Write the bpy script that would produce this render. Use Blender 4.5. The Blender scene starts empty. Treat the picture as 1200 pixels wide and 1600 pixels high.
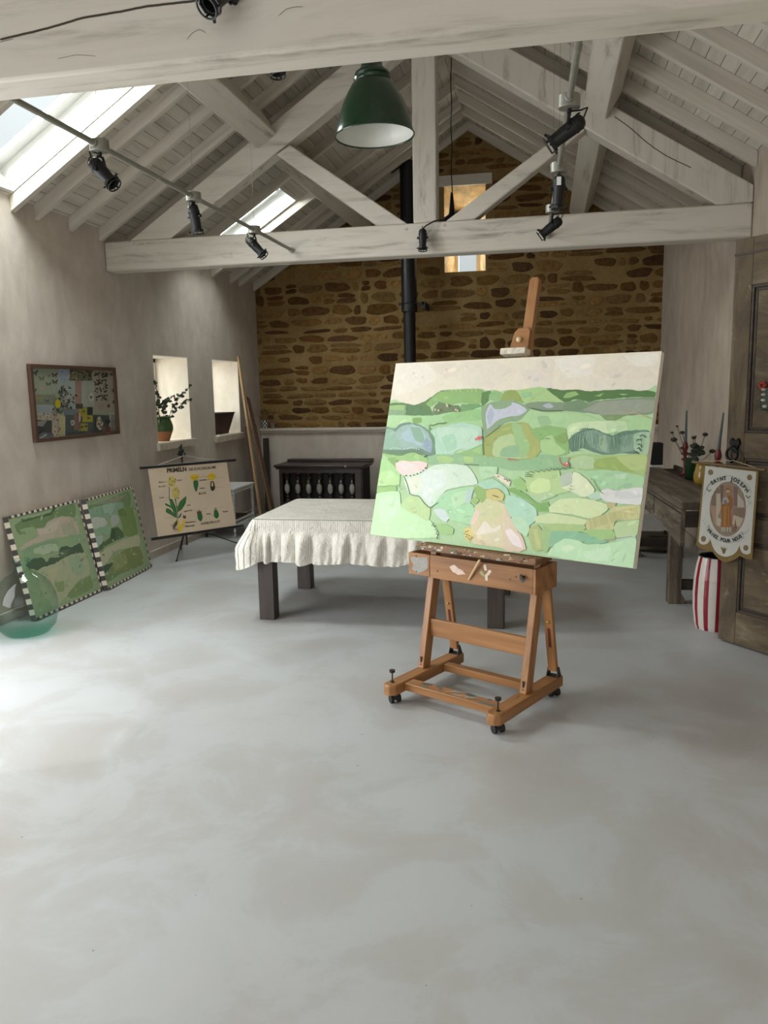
WORLD = .5; L_LEFT = 125; L_REAR = 55; L_SKA = 250; L_SKB = 190; L_WIN = 9; EXPO = 0.0
import bpy, bmesh, math, random
from mathutils import Vector, Matrix
random.seed(7)
SC = bpy.context.scene
COL = SC.collection
V = Vector

# ------------------------------------------------------------------ camera geometry
F = 1240.0; YAW = math.radians(11.5); PIT = math.radians(8.75); ROL = math.radians(-1.135); EYE = V((0, 0, 1.5))
_f = V((-math.sin(YAW)*math.cos(PIT), math.cos(YAW)*math.cos(PIT), -math.sin(PIT)))
_r = V((math.cos(YAW), math.sin(YAW), 0)); _u = _r.cross(_f)
RIGHT = math.cos(ROL)*_r + math.sin(ROL)*_u
UP = -math.sin(ROL)*_r + math.cos(ROL)*_u
FWD = _f
cd = bpy.data.cameras.new('camera'); cam = bpy.data.objects.new('camera', cd); COL.objects.link(cam)
cd.sensor_fit = 'VERTICAL'; cd.sensor_height = 32.0; cd.lens = F/1600*32.0; cd.clip_start = 0.05; cd.clip_end = 200
cam.matrix_world = Matrix(((RIGHT.x, UP.x, -FWD.x, EYE.x), (RIGHT.y, UP.y, -FWD.y, EYE.y), (RIGHT.z, UP.z, -FWD.z, EYE.z), (0, 0, 0, 1)))
SC.camera = cam

def ray(u, v): return RIGHT*((u-600)/F) + UP*(-(v-800)/F) + FWD
def at(u, v, **k):
    d = ray(u, v)
    if 'z' in k: t = (k['z']-EYE.z)/d.z
    elif 'x' in k: t = (k['x']-EYE.x)/d.x
    else: t = (k['y']-EYE.y)/d.y
    return EYE + d*t

# ------------------------------------------------------------------ materials
def lin(c):
    out = []
    for x in c:
        x = x/255.0
        out.append(x/12.92 if x <= 0.04045 else ((x+0.055)/1.055)**2.4)
    return tuple(out)
def rgba(c, g=1.0): return tuple(min(1, x*g) for x in lin(c)) + (1.0,)

class NT:
    def __init__(s, name):
        s.m = bpy.data.materials.new(name); s.m.use_nodes = True
        s.t = s.m.node_tree; s.t.nodes.clear()
        s.out = s.n('ShaderNodeOutputMaterial')
    def n(s, kind, **k):
        x = s.t.nodes.new(kind)
        for a, b in k.items():
            if a.startswith('i_'):
                key = a[2:]; key = int(key) if key.isdigit() else key.replace('_', ' ')
                x.inputs[key].default_value = b
            else: setattr(x, a, b)
        return x
    def l(s, a, ao, b, bi): s.t.links.new(a.outputs[ao], b.inputs[bi])
    def coord(s, src, sc=(1, 1, 1)):
        if src == 'gp': c = s.n('ShaderNodeAttribute', attribute_name='gp'); o = 'Vector'
        else: c = s.n('ShaderNodeTexCoord'); o = 'Object'
        m = s.n('ShaderNodeMapping'); m.inputs['Scale'].default_value = sc
        s.l(c, o, m, 'Vector'); return m
    def noise(s, co, scale, detail=4, rough=.55, dist=0.0):
        x = s.n('ShaderNodeTexNoise'); x.inputs['Scale'].default_value = scale; x.inputs['Detail'].default_value = detail
        x.inputs['Roughness'].default_value = rough; x.inputs['Distortion'].default_value = dist
        s.l(co, 'Vector', x, 'Vector'); return x
    def ramp(s, src, so, stops):
        x = s.n('ShaderNodeValToRGB'); e = x.color_ramp.elements
        while len(e) < len(stops): e.new(0.5)
        for i, (p, c) in enumerate(stops):
            e[i].position = p; e[i].color = c if len(c) == 4 else rgba(c)
        s.l(src, so, x, 'Fac'); return x
    def mix(s, fac, a, b, mode='MIX'):
        x = s.n('ShaderNodeMix', data_type='RGBA', blend_type=mode)
        for val, key in ((fac, 0), (a, 6), (b, 7)):
            if isinstance(val, tuple) and len(val) == 2 and hasattr(val[0], 'outputs'): s.t.links.new(val[0].outputs[val[1]], x.inputs[key])
            else: x.inputs[key].default_value = val
        return x
    def math(s, op, a, b=0.0):
        x = s.n('ShaderNodeMath', operation=op)
        for i, val in enumerate((a, b)):
            if isinstance(val, tuple): s.t.links.new(val[0].outputs[val[1]], x.inputs[i])
            else: x.inputs[i].default_value = val
        return x
    def bsdf(s, col, rough=.6, metal=0.0, spec=.5, bump=None, bstr=.2, bdist=.01, **k):
        b = s.n('ShaderNodeBsdfPrincipled')
        if isinstance(col, tuple) and len(col) == 2: s.t.links.new(col[0].outputs[col[1]], b.inputs['Base Color'])
        else: b.inputs['Base Color'].default_value = col
        if isinstance(rough, tuple): s.t.links.new(rough[0].outputs[rough[1]], b.inputs['Roughness'])
        else: b.inputs['Roughness'].default_value = rough
        b.inputs['Metallic'].default_value = metal; b.inputs['Specular IOR Level'].default_value = spec
        for a, v in k.items(): b.inputs[a.replace('_', ' ')].default_value = v
        if bump:
            bn = s.n('ShaderNodeBump'); bn.inputs['Strength'].default_value = bstr; bn.inputs['Distance'].default_value = bdist
            s.t.links.new(bump[0].outputs[bump[1]], bn.inputs['Height']); s.l(bn, 'Normal', b, 'Normal')
        s.l(b, 'BSDF', s.out, 'Surface'); return b

def simple(name, c, rough=.5, metal=0.0, var=.12, scale=18, src='obj', spec=.5, bstr=.06, g=1.0, **k):
    t = NT(name); co = t.coord(src); nz = t.noise(co, scale)
    base = rgba(c, g)
    d = tuple(x*(1-var) for x in base[:3]) + (1,); h = tuple(min(1, x*(1+var)) for x in base[:3]) + (1,)
    r = t.ramp(nz, 'Fac', [(.3, d), (.7, h)])
    t.bsdf((r, 'Color'), rough, metal, spec, bump=(nz, 'Fac'), bstr=bstr, **k); return t.m

def wood(name, dark, mid, light, rough=.55, along=1.2, across=22, bstr=.12, wash=None, spots=None, g=1.0):
    """grain runs along gp.x"""
    t = NT(name); co = t.coord('gp', (along, across, across))
    n1 = t.noise(co, 1.0, 6, .6, .6)
    r = t.ramp(n1, 'Fac', [(.28, rgba(dark, g)), (.5, rgba(mid, g)), (.72, rgba(light, g))])
    col = (r, 'Color')
    if wash:
        c2 = t.coord('gp', (1.1, 5, 5)); n2 = t.noise(c2, 1.5, 8, .72, .9)
        f = t.ramp(n2, 'Fac', [(wash[1], (0, 0, 0, 1)), (wash[2], (1, 1, 1, 1))])
        x = t.mix((f, 'Color'), col, rgba(wash[0], g)); col = (x, 2)
    if spots:
        c3 = t.coord('gp', (3, 3, 3)); n3 = t.noise(c3, spots[1], 3, .5)
        f3 = t.ramp(n3, 'Fac', [(spots[2], (0, 0, 0, 1)), (spots[2]+.04, (1, 1, 1, 1))])
        x3 = t.mix((f3, 'Color'), col, rgba(spots[0], g)); col = (x3, 2)
    t.bsdf(col, rough, bump=(n1, 'Fac'), bstr=bstr, bdist=.004); return t.m

def attr_paint(name, rough=.55, var=.10, scale=30, bstr=.25, stretch=(1, 1, 1), sheen=0):
    """painted surface: colour is a face attribute, broken up by brush noise"""
    t = NT(name); a = t.n('ShaderNodeAttribute', attribute_name='col'); co = t.coord('gp', stretch)
    nz = t.noise(co, scale, 6, .65, .8)
    r = t.ramp(nz, 'Fac', [(.25, (1-var, 1-var, 1-var, 1)), (.75, (1+var, 1+var, 1+var, 1))])
    x = t.mix(1.0, (a, 'Color'), (r, 'Color'), 'MULTIPLY'); x.clamp_result = True
    t.bsdf((x, 2), rough, bump=(nz, 'Fac'), bstr=bstr, bdist=.004); return t.m

def glassy(name, tint=(.9, 1, .95, 1), rough=.02, mixf=.12, edge=None):
    t = NT(name); tr = t.n('ShaderNodeBsdfTransparent'); tr.inputs['Color'].default_value = tint
    gl = t.n('ShaderNodeBsdfGlossy'); gl.inputs['Roughness'].default_value = rough
    lw = t.n('ShaderNodeLayerWeight'); lw.inputs['Blend'].default_value = mixf
    mx = t.n('ShaderNodeMixShader'); ge = t.n('ShaderNodeNewGeometry'); inv = t.math('SUBTRACT', 1.0, (ge, 'Backfacing')); fc = t.math('MULTIPLY', (lw, 'Fresnel'), (inv, 0)); fm = t.math('MINIMUM', (fc, 0), .7)
    t.l(fm, 0, mx, 0); t.l(tr, 'BSDF', mx, 1); t.l(gl, 'BSDF', mx, 2)
    if edge:
        l2 = t.n('ShaderNodeLayerWeight'); l2.inputs['Blend'].default_value = edge[1]
        c = t.mix((l2, 'Facing'), tint, edge[0]); t.l(c, 2, tr, 'Color')
    t.l(mx, 'Shader', t.out, 'Surface'); return t.m

# ------------------------------------------------------------------ mesh builder
def frame(p, x, up=V((0, 0, 1))):
    x = V(x).normalized(); up = V(up)
    if abs(x.dot(up.normalized())) > .999: up = V((0, 1, 0)) if abs(x.y) < .9 else V((1, 0, 0))
    y = up.cross(x).normalized(); z = x.cross(y)
    return Matrix(((x.x, y.x, z.x, p[0]), (x.y, y.y, z.y, p[1]), (x.z, y.z, z.z, p[2]), (0, 0, 0, 1)))
def zframe(p, z, xh=V((1, 0, 0))):
    z = V(z).normalized(); xh = V(xh)
    if abs(z.dot(xh.normalized())) > .999: xh = V((0, 1, 0))
    y = z.cross(xh).normalized(); x = y.cross(z)
    return Matrix(((x.x, y.x, z.x, p[0]), (x.y, y.y, z.y, p[1]), (x.z, y.z, z.z, p[2]), (0, 0, 0, 1)))

class MB:
    def __init__(s): s.v = []; s.f = []; s.g = []; s.m = []; s.c = []
    def add(s, vs, fs, mat=0, gp=None, col=(1, 1, 1, 1)):
        b = len(s.v); s.v += [V(p) for p in vs]
        s.g += [V(p) for p in (gp if gp is not None else vs)]
        for f in fs: s.f.append([b+i for i in f]); s.m.append(mat); s.c.append(col)
        return s
    def box(s, lo, hi, mat=0, M=None, ax=0, col=(1, 1, 1, 1)):
        x0, y0, z0 = lo; x1, y1, z1 = hi
        vs = [V(p) for p in ((x0, y0, z0), (x1, y0, z0), (x1, y1, z0), (x0, y1, z0), (x0, y0, z1), (x1, y0, z1), (x1, y1, z1), (x0, y1, z1))]
        o = V((random.random()*20, random.random()*20, random.random()*20))
        perm = {0: (0, 1, 2), 1: (1, 0, 2), 2: (2, 0, 1)}[ax]
        gp = [V((p[perm[0]], p[perm[1]], p[perm[2]]))+o for p in vs]
        if M is not None: vs = [M @ p for p in vs]
        fs = [(0, 3, 2, 1), (4, 5, 6, 7), (0, 1, 5, 4), (1, 2, 6, 5), (2, 3, 7, 6), (3, 0, 4, 7)]
        return s.add(vs, fs, mat, gp, col)
    def bar(s, p0, p1, w, h, up=(0, 0, 1), mat=0, off=(0, 0), col=(1, 1, 1, 1)):
        p0 = V(p0); p1 = V(p1); L = (p1-p0).length
        return s.box((0, -w/2+off[0], -h/2+off[1]), (L, w/2+off[0], h/2+off[1]), mat, frame(p0, p1-p0, up), 0, col)
    def cyl(s, p0, p1, r0, r1=None, n=20, mat=0, caps=True, col=(1, 1, 1, 1)):
        r1 = r0 if r1 is None else r1; p0 = V(p0); p1 = V(p1); L = (p1-p0).length
        return s.lathe([(r0, 0), (r1, L)], n, mat, zframe(p0, p1-p0), caps, col)
    def lathe(s, prof, n=32, mat=0, M=None, caps=False, col=(1, 1, 1, 1), cols=None):
        vs = []; gp = []; o = V((random.random()*9, random.random()*9, random.random()*9))
        for r, z in prof:
            for k in range(n):
                a = 2*math.pi*k/n; p = V((r*math.cos(a), r*math.sin(a), z)); vs.append(p); gp.append(V((z, p.x, p.y))+o)
        fs = []; cc = []
        for i in range(len(prof)-1):
            for k in range(n):
                k2 = (k+1) % n; fs.append((i*n+k, i*n+k2, (i+1)*n+k2, (i+1)*n+k)); cc.append(cols[i] if cols else col)
        if caps:
            fs.append(tuple(range(n-1, -1, -1))); cc.append(cols[0] if cols else col)
            fs.append(tuple((len(prof)-1)*n+k for k in range(n))); cc.append(cols[-1] if cols else col)
        if M is not None: vs = [M @ p for p in vs]
        b = len(s.v); s.v += vs; s.g += gp
        for f, c in zip(fs, cc): s.f.append([b+i for i in f]); s.m.append(mat); s.c.append(c)
        return s
    def tube(s, path, r, n=10, mat=0, caps=True, radii=None, col=(1, 1, 1, 1)):
        path = [V(p) for p in path]; vs = []; gp = []; acc = 0.0; prev = None
        for i, p in enumerate(path):
            t = (path[min(i+1, len(path)-1)]-path[max(i-1, 0)])
            t = t.normalized() if t.length > 1e-9 else V((0, 0, 1))
            if prev is None:
                ref = V((0, 0, 1)) if abs(t.z) < .9 else V((1, 0, 0)); a = t.cross(ref).normalized()
            else:
                a = prev - t*prev.dot(t); a = a.normalized() if a.length > 1e-6 else t.orthogonal().normalized()
            prev = a; b = t.cross(a)
            if i: acc += (p-path[i-1]).length
            rr = radii[i] if radii else r
            for k in range(n):
                an = 2*math.pi*k/n; vs.append(p+(a*math.cos(an)+b*math.sin(an))*rr); gp.append(V((acc, rr*math.cos(an), rr*math.sin(an))))
        fs = [(i*n+k, i*n+(k+1) % n, (i+1)*n+(k+1) % n, (i+1)*n+k) for i in range(len(path)-1) for k in range(n)]
        if caps: fs += [tuple(range(n-1, -1, -1)), tuple((len(path)-1)*n+k for k in range(n))]
        return s.add(vs, fs, mat, gp, col)
    def prism(s, poly, d, mat=0, col=(1, 1, 1, 1)):
        poly = [V(p) for p in poly]; d = V(d); n = len(poly)
        vs = poly+[p+d for p in poly]
        fs = [tuple(range(n-1, -1, -1)), tuple(range(n, 2*n))]+[(i, (i+1) % n, n+(i+1) % n, n+i) for i in range(n)]
        x = (poly[1]-poly[0]).normalized(); z = d.normalized(); y = z.cross(x); o = V((random.random()*9, random.random()*9, random.random()*9))
        return s.add(vs, fs, mat, [V((p.dot(x), p.dot(y), p.dot(z)))+o for p in vs], col)
    def torus(s, M, R, r, n=28, k=10, mat=0, a0=0.0, a1=2*math.pi, sq=1.0):
        closed = abs(a1-a0-2*math.pi) < 1e-6; m = n if closed else n+1
        vs = [M @ V(((R+r*math.cos(2*math.pi*j/k))*math.cos(a0+(a1-a0)*i/n), (R+r*math.cos(2*math.pi*j/k))*math.sin(a0+(a1-a0)*i/n)*sq, r*math.sin(2*math.pi*j/k))) for i in range(m) for j in range(k)]
        fs = [(i*k+j, ((i+1) % m)*k+j, ((i+1) % m)*k+(j+1) % k, i*k+(j+1) % k) for i in range(n) for j in range(k)]
        return s.add(vs, fs, mat)
    def ball(s, c, r, n=14, mat=0, sc=(1, 1, 1), col=(1, 1, 1, 1)):
        h = n//2+1
        prof = [(max(1e-4, r*math.sin(math.pi*i/h)), -r*math.cos(math.pi*i/h)) for i in range(h+1)]
        return s.lathe(prof, n, mat, Matrix.Translation(V(c)) @ Matrix.Diagonal((sc[0], sc[1], sc[2], 1)), False, col)

ORG = {}
def link(name, mb, mats, parent=None, loc=None, bevel=0, smooth=35, label=None, tri=False):
    o0 = ORG[parent.name] if parent else V(loc if loc is not None else (0, 0, 0))
    me = bpy.data.meshes.new(name)
    me.from_pydata([tuple(p-o0) for p in mb.v], [], mb.f)
    if not isinstance(mats, (list, tuple)): mats = [mats]
    for m in mats: me.materials.append(m)
    me.polygons.foreach_set('material_index', mb.m)
    g = me.attributes.new('gp', 'FLOAT_VECTOR', 'POINT'); g.data.foreach_set('vector', [x for p in mb.g for x in p])
    if any(c != (1, 1, 1, 1) for c in mb.c):
        a = me.attributes.new('col', 'FLOAT_COLOR', 'FACE'); a.data.foreach_set('color', [x for c in mb.c for x in c])
    me.update()
    bm = bmesh.new(); bm.from_mesh(me)
    if tri: bmesh.ops.triangulate(bm, faces=[f for f in bm.faces if len(f.verts) > 4])
    else: bmesh.ops.recalc_face_normals(bm, faces=bm.faces)
    bm.to_mesh(me); bm.free()
    if smooth:
        me.polygons.foreach_set('use_smooth', [True]*len(me.polygons)); me.set_sharp_from_angle(angle=math.radians(smooth))
    o = bpy.data.objects.new(name, me); COL.objects.link(o)
    if parent: o.parent = parent
    else: o.location = o0
    ORG[o.name] = o0
    if bevel:
        b = o.modifiers.new('bevel', 'BEVEL'); b.width = bevel; b.segments = 2; b.limit_method = 'ANGLE'; b.angle_limit = math.radians(40)
    if label: o['label'] = label
    return o
def thing(name, label, cat, loc, group=None):
    o = bpy.data.objects.new(name, None); o.empty_display_size = .05; COL.objects.link(o); o.location = loc; ORG[o.name] = V(loc)
    o['label'] = label; o['category'] = cat
    if group: o['group'] = group
    return o
def tag(o, label, cat, group=None, kind=None):
    o['label'] = label; o['category'] = cat
    if group: o['group'] = group
    if kind: o['kind'] = kind
    return o
def struct(o, label=None, cat=None):
    o['kind'] = 'structure'
    if label: o['label'] = label
    if cat: o['category'] = cat
    return o

def text_mesh(txt, size, font_bold=0.0):
    c = bpy.data.curves.new('lettering_source', 'FONT'); c.body = txt; c.size = size; c.align_x = 'CENTER'; c.align_y = 'CENTER'; c.offset = font_bold
    o = bpy.data.objects.new('lettering_source', c); COL.objects.link(o)
    bpy.context.view_layer.update()
    dg = bpy.context.evaluated_depsgraph_get()
    me = bpy.data.meshes.new_from_object(o.evaluated_get(dg))
    vs = [v.co.copy() for v in me.vertices]; fs = [tuple(p.vertices) for p in me.polygons]
    bpy.data.objects.remove(o); bpy.data.curves.remove(c); bpy.data.meshes.remove(me)
    return vs, fs

class Plane:
    """flat picture surface: o = lower-left corner, r/u = unit axes, n = outward normal"""
    def __init__(s, o, r, u, W, H):
        s.o = V(o); s.r = V(r).normalized(); s.u = V(u).normalized(); s.n = s.r.cross(s.u).normalized(); s.W = W; s.H = H; s.layer = 0; s.lift = .0006
    def P(s, a, b, h=0.0): return s.o+s.r*a+s.u*b+s.n*h
    def px(s, u, v):
        d = ray(u, v); t = (s.o-EYE).dot(s.n)/d.dot(s.n); q = EYE+d*t-s.o
        return (q.dot(s.r), q.dot(s.u))
    def clamp(s, q, m=0.0): return (min(max(q[0], m), s.W-m), min(max(q[1], m), s.H-m))
def smooth_poly(pts, jit, step=.012, closed=True, seed=0):
    rnd = random.Random(seed); n = len(pts); out = []
    for i in range(n if closed else n-1):
        p0, p1, p2, p3 = (pts[(i-1) % n], pts[i], pts[(i+1) % n], pts[(i+2) % n])
        if not closed:
            if i == 0: p0 = p1
            if i == n-2: p3 = p2
        L = math.hypot(p2[0]-p1[0], p2[1]-p1[1]); k = max(1, int(L/step))
        for j in range(k):
            t = j/k; t2 = t*t; t3 = t2*t; q = []
            for a in (0, 1):
                cr = .5*(2*p1[a]+(p2[a]-p0[a])*t+(2*p0[a]-5*p1[a]+4*p2[a]-p3[a])*t2+(3*p1[a]-p0[a]-3*p2[a]+p3[a])*t3)
                li = p1[a]+(p2[a]-p1[a])*t
                q.append(.55*cr+.45*li+rnd.uniform(-jit, jit))
            out.append(tuple(q))
    if not closed: out.append(pts[-1])
    return out
def paint(mb, pl, pts, col, jit=.0012, step=.012, dh=.000025, margin=0.0, g=1.0, smooth=True):
    q = smooth_poly(pts, jit, step, True, len(mb.v)) if smooth else pts
    q = [pl.clamp(p, margin) for p in q]
    q2 = [q[0]]
    for p in q[1:]:
        if abs(p[0]-q2[-1][0])+abs(p[1]-q2[-1][1]) > 1e-5: q2.append(p)
    if len(q2) < 3: return
    pl.layer += 1; pl.lift += dh; h = pl.lift
    o = (random.random()*5, random.random()*5)
    mb.add([pl.P(a, b, h) for a, b in q2], [tuple(range(len(q2)))], 0, [V((a+o[0], b+o[1], 0)) for a, b in q2], rgba(col, g))
def stroke(mb, pl, pts, w, col, g=1.0, jit=.0004, margin=0.0):
    q = smooth_poly(pts, jit, .01, False, len(mb.v)) if len(pts) > 2 else pts
    L = []; R = []
    for i, p in enumerate(q):
        a = q[max(i-1, 0)]; b = q[min(i+1, len(q)-1)]; d = math.hypot(b[0]-a[0], b[1]-a[1]) or 1
        nx, ny = -(b[1]-a[1])/d, (b[0]-a[0])/d; ww = w/2*(1 if 0 < i < len(q)-1 else .6)
        L.append((p[0]+nx*ww, p[1]+ny*ww)); R.append((p[0]-nx*ww, p[1]-ny*ww))
    paint(mb, pl, L+R[::-1], col, 0, 1, g=g, smooth=False, margin=margin)
def dot(mb, pl, c, r, col, g=1.0, k=7):
    paint(mb, pl, [(c[0]+r*math.cos(2*math.pi*i/k), c[1]+r*math.sin(2*math.pi*i/k)) for i in range(k)], col, 0, 1, g=g, smooth=False)
def letter(mb, pl, c, txt, size, col, ang=0.0, bold=0.0, g=1.0, h=.0012, sx=1.0):
    vs, fs = text_mesh(txt, size, bold); ca, sa = math.cos(ang), math.sin(ang)
    pts = [(c[0]+p.x*sx*ca-p.y*sa, c[1]+p.x*sx*sa+p.y*ca) for p in vs]
    mb.add([pl.P(a, b, h) for a, b in pts], fs, 0, [V((a, b, 0)) for a, b in pts], rgba(col, g))
# ================================================================== MATERIALS
def plaster(name, c1, c2, c3):
    t = NT(name); co = t.coord('obj'); n1 = t.noise(co, 1.3, 7, .62, .5); n2 = t.noise(t.coord('obj', (1, 1, .45)), 4.5, 6, .6, 1.0)
    r = t.ramp(n1, 'Fac', [(.32, c1), (.5, c2), (.68, c3)])
    r2 = t.ramp(n2, 'Fac', [(.35, (.9, .9, .9, 1)), (.65, (1.06, 1.06, 1.06, 1))])
    x = t.mix(1.0, (r, 'Color'), (r2, 'Color'), 'MULTIPLY')
    n3 = t.noise(co, 9, 5)
    t.bsdf((x, 2), .75, spec=.25, bump=(n3, 'Fac'), bstr=.12, bdist=.02); return t.m
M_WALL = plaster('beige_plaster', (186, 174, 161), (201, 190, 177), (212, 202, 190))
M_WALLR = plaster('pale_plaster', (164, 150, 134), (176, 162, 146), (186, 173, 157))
M_REVEAL = plaster('warm_white_plaster', (226, 214, 196), (236, 226, 210), (242, 234, 220))

def floor_mat():
    t = NT('polished_microcement'); co = t.coord('obj')
    n1 = t.noise(co, .6, 7, .62, .5); n2 = t.noise(co, 1.9, 8, .66, .5); n3 = t.noise(co, 26, 5, .7)
    a = t.ramp(n1, 'Fac', [(.33, (168, 166, 162)), (.46, (178, 178, 176)), (.56, (179, 182, 182)), (.7, (188, 190, 189))])
    b = t.ramp(n2, 'Fac', [(.34, (168, 163, 156)), (.47, (177, 176, 173)), (.53, (186, 189, 190)), (.68, (192, 194, 194))])
    x = t.mix(.5, (a, 'Color'), (b, 'Color'))
    vo = t.n('ShaderNodeTexVoronoi'); vo.feature = 'SMOOTH_F1'; vo.inputs['Scale'].default_value = .95; vo.inputs['Smoothness'].default_value = .15
    wn = t.noise(co, 2.2, 5, .6); wm = t.mix(.16, (co, 'Vector'), (wn, 'Color'), 'ADD'); t.l(wm, 2, vo, 'Vector')
    vr = t.ramp(vo, 'Color', [(.2, (.93, .93, .925, 1)), (.8, (1.05, 1.055, 1.06, 1))])
    y = t.mix(1.0, (x, 2), (vr, 'Color'), 'MULTIPLY')
    sp = t.n('ShaderNodeTexVoronoi'); sp.inputs['Scale'].default_value = 7; t.l(co, 'Vector', sp, 'Vector')
    sf = t.ramp(sp, 'Distance', [(.018, (.25, .24, .22, 1)), (.03, (1, 1, 1, 1))])
    z = t.mix(.8, (y, 2), (sf, 'Color'), 'MULTIPLY')
    rr = t.ramp(n2, 'Fac', [(.3, (.36, .36, .36, 1)), (.7, (.52, .52, .52, 1))])
    t.bsdf((z, 2), (rr, 'Color'), spec=.4, bump=(n3, 'Fac'), bstr=.03, bdist=.004); return t.m
M_FLOOR = floor_mat()
M_BEAM = wood('whitewashed_oak', (128, 120, 106), (196, 189, 175), (208, 201, 188), .7, .9, 17, .16, wash=((203, 196, 183), .36, .56))
M_RAFT = wood('whitewashed_rafter', (176, 167, 153), (198, 190, 176), (212, 205, 192), .7, .7, 14, .08)

def board_mat():
    """boards run along Y; the joint pitch is measured up the slope through world z"""
    t = NT('whitewashed_roof_boards'); co = t.coord('obj'); sp = t.n('ShaderNodeSeparateXYZ'); t.l(co, 'Vector', sp, 'Vector')
    q = t.math('DIVIDE', (sp, 'Z'), .0527); fr = t.math('FRACT', (q, 0)); fl = t.math('FLOOR', (q, 0))
    wn = t.n('ShaderNodeTexWhiteNoise', noise_dimensions='1D'); t.l(fl, 0, wn, 'W')
    line = t.ramp(fr, 0, [(.0, (.34, .32, .29, 1)), (.03, (.34, .32, .29, 1)), (.07, (1, 1, 1, 1))])
    g = t.noise(t.coord('obj', (9, .8, 9)), 1.6, 6, .65, .5)
    c = t.ramp(g, 'Fac', [(.3, (176, 168, 155)), (.5, (196, 189, 176)), (.7, (208, 201, 189))])
    v = t.ramp(wn, 'Value', [(0, (.93, .93, .93, 1)), (1, (1.05, 1.05, 1.05, 1))])
    x = t.mix(1, (c, 'Color'), (v, 'Color'), 'MULTIPLY'); y = t.mix(1, (x, 2), (line, 'Color'), 'MULTIPLY')
    t.bsdf((y, 2), .75, spec=.2, bump=(line, 'Color'), bstr=.4, bdist=.004); return t.m
M_BOARD = board_mat()
M_LINING = simple('white_lining', (236, 236, 232), .5, var=.02)
M_GLASS = glassy('window_glass', (.97, .99, .98, 1), .01, .1)

def stone_mat():
    t = NT('ironstone'); a = t.n('ShaderNodeAttribute', attribute_name='col'); co = t.coord('obj'); n1 = t.noise(co, 22, 8, .7, .4)
    r = t.ramp(n1, 'Fac', [(.28, (.45, .42, .38, 1)), (.5, (1, 1, 1, 1)), (.72, (1.35, 1.3, 1.2, 1))])
    x = t.mix(1, (a, 'Color'), (r, 'Color'), 'MULTIPLY')
    t.bsdf((x, 2), .9, spec=.1, bump=(n1, 'Fac'), bstr=.7, bdist=.02); return t.m
M_STONE = stone_mat()
def mortar_mat():
    t = NT('sandy_lime_mortar'); co = t.coord('obj'); n1 = t.noise(co, 2.2, 6, .65); n2 = t.noise(co, 40, 6, .7)
    r = t.ramp(n1, 'Fac', [(.3, (120, 97, 58)), (.5, (138, 113, 72)), (.7, (154, 129, 88))])
    r2 = t.ramp(n2, 'Fac', [(.3, (.8, .8, .8, 1)), (.7, (1.12, 1.12, 1.12, 1))])
    x = t.mix(1, (r, 'Color'), (r2, 'Color'), 'MULTIPLY'); t.bsdf((x, 2), .95, spec=.1, bump=(n2, 'Fac'), bstr=.5, bdist=.01); return t.m
M_MORTAR = mortar_mat()

# ================================================================== ROOM SHELL
S = .63; CS = 1/math.sqrt(1+S*S); XL = -3.54; XM = -.895; XR = 1.75; Z0 = 2.835      # roof boards: z = Z0 + S*(x-XL), mirrored about XM
def zb(x): return Z0+S*((x-XL) if x < XM else (2*XM-x-XL))
YB = 9.65; YF = -1.6

def grid_cells(us, vs, holes):
    out = []
    for a, b in zip(us, us[1:]):
        for c, d in zip(vs, vs[1:]):
            m, n = (a+b)/2, (c+d)/2
            if not any(h[0] < m < h[1] and h[2] < n < h[3] for h in holes): out.append((a, b, c, d))
    return out

m = MB(); m.box((-4.2, YF, -.12), (1.75, 9.9, 0)); struct(link('floor', m, M_FLOOR))

# left wall with two deep window openings and a wide glazed opening nearer than the photo sees
W1 = (6.87, 7.60, 1.045, 1.865); W2 = (8.205, 8.96, 1.03, 1.867); W0 = (1.0, 3.9, 0.0, 2.25)
holes = [W1, W2, W0]
m = MB()
for a, b, c, d in grid_cells([YF, W0[0], W0[1], W1[0], W1[1], W2[0], W2[1], 9.9], [0, 1.03, 1.045, 1.865, 1.867, 2.25, 2.84], holes):
    m.box((-3.98, a, c), (XL, b, d), 1 if False else 0)
struct(link('wall_left', m, M_WALL, smooth=0))
for k, w in ((3, W1), (4, W2)):
    m = MB(); y0, y1, z0, z1 = w; t = .008
    m.box((-3.95, y1-t, z0), (XL-.001, y1, z1)); m.box((-3.95, y0, z0), (XL-.001, y0+t, z1)); m.box((-3.95, y0, z1-t), (XL-.001, y1, z1)); m.box((-3.95, y0, z0), (XL-.001, y1, z0+.006))
    wn = struct(link('window_%d' % k, m, M_REVEAL, smooth=0), 'deep white plastered window recess', 'window')
    m = MB(); f = .045
    for lo, hi in (((y0, z0), (y0+f, z1)), ((y1-f, z0), (y1, z1)), ((y0, z0), (y1, z0+f)), ((y0, z1-f), (y1, z1))):
        m.box((-3.94, lo[0], lo[1]), (-3.89, hi[0], hi[1]))
    link('window_frame', m, M_LINING, wn)
    m = MB(); m.box((-3.92, y0+f, z0+f), (-3.912, y1-f, z1-f)); link('pane', m, M_GLASS, wn, smooth=0)
    m = MB(); m.box((-3.80, y0-.03, z0-.07), (XL+.035, y1+.06, z0+.004), ax=1)
    M_SILL = M_SILL if k == 4 else simple('limestone_sill', (196, 184, 166), .8, scale=14, var=.15, bstr=.2)
    link('window_sill', m, M_SILL, wn, bevel=.008)

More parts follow.
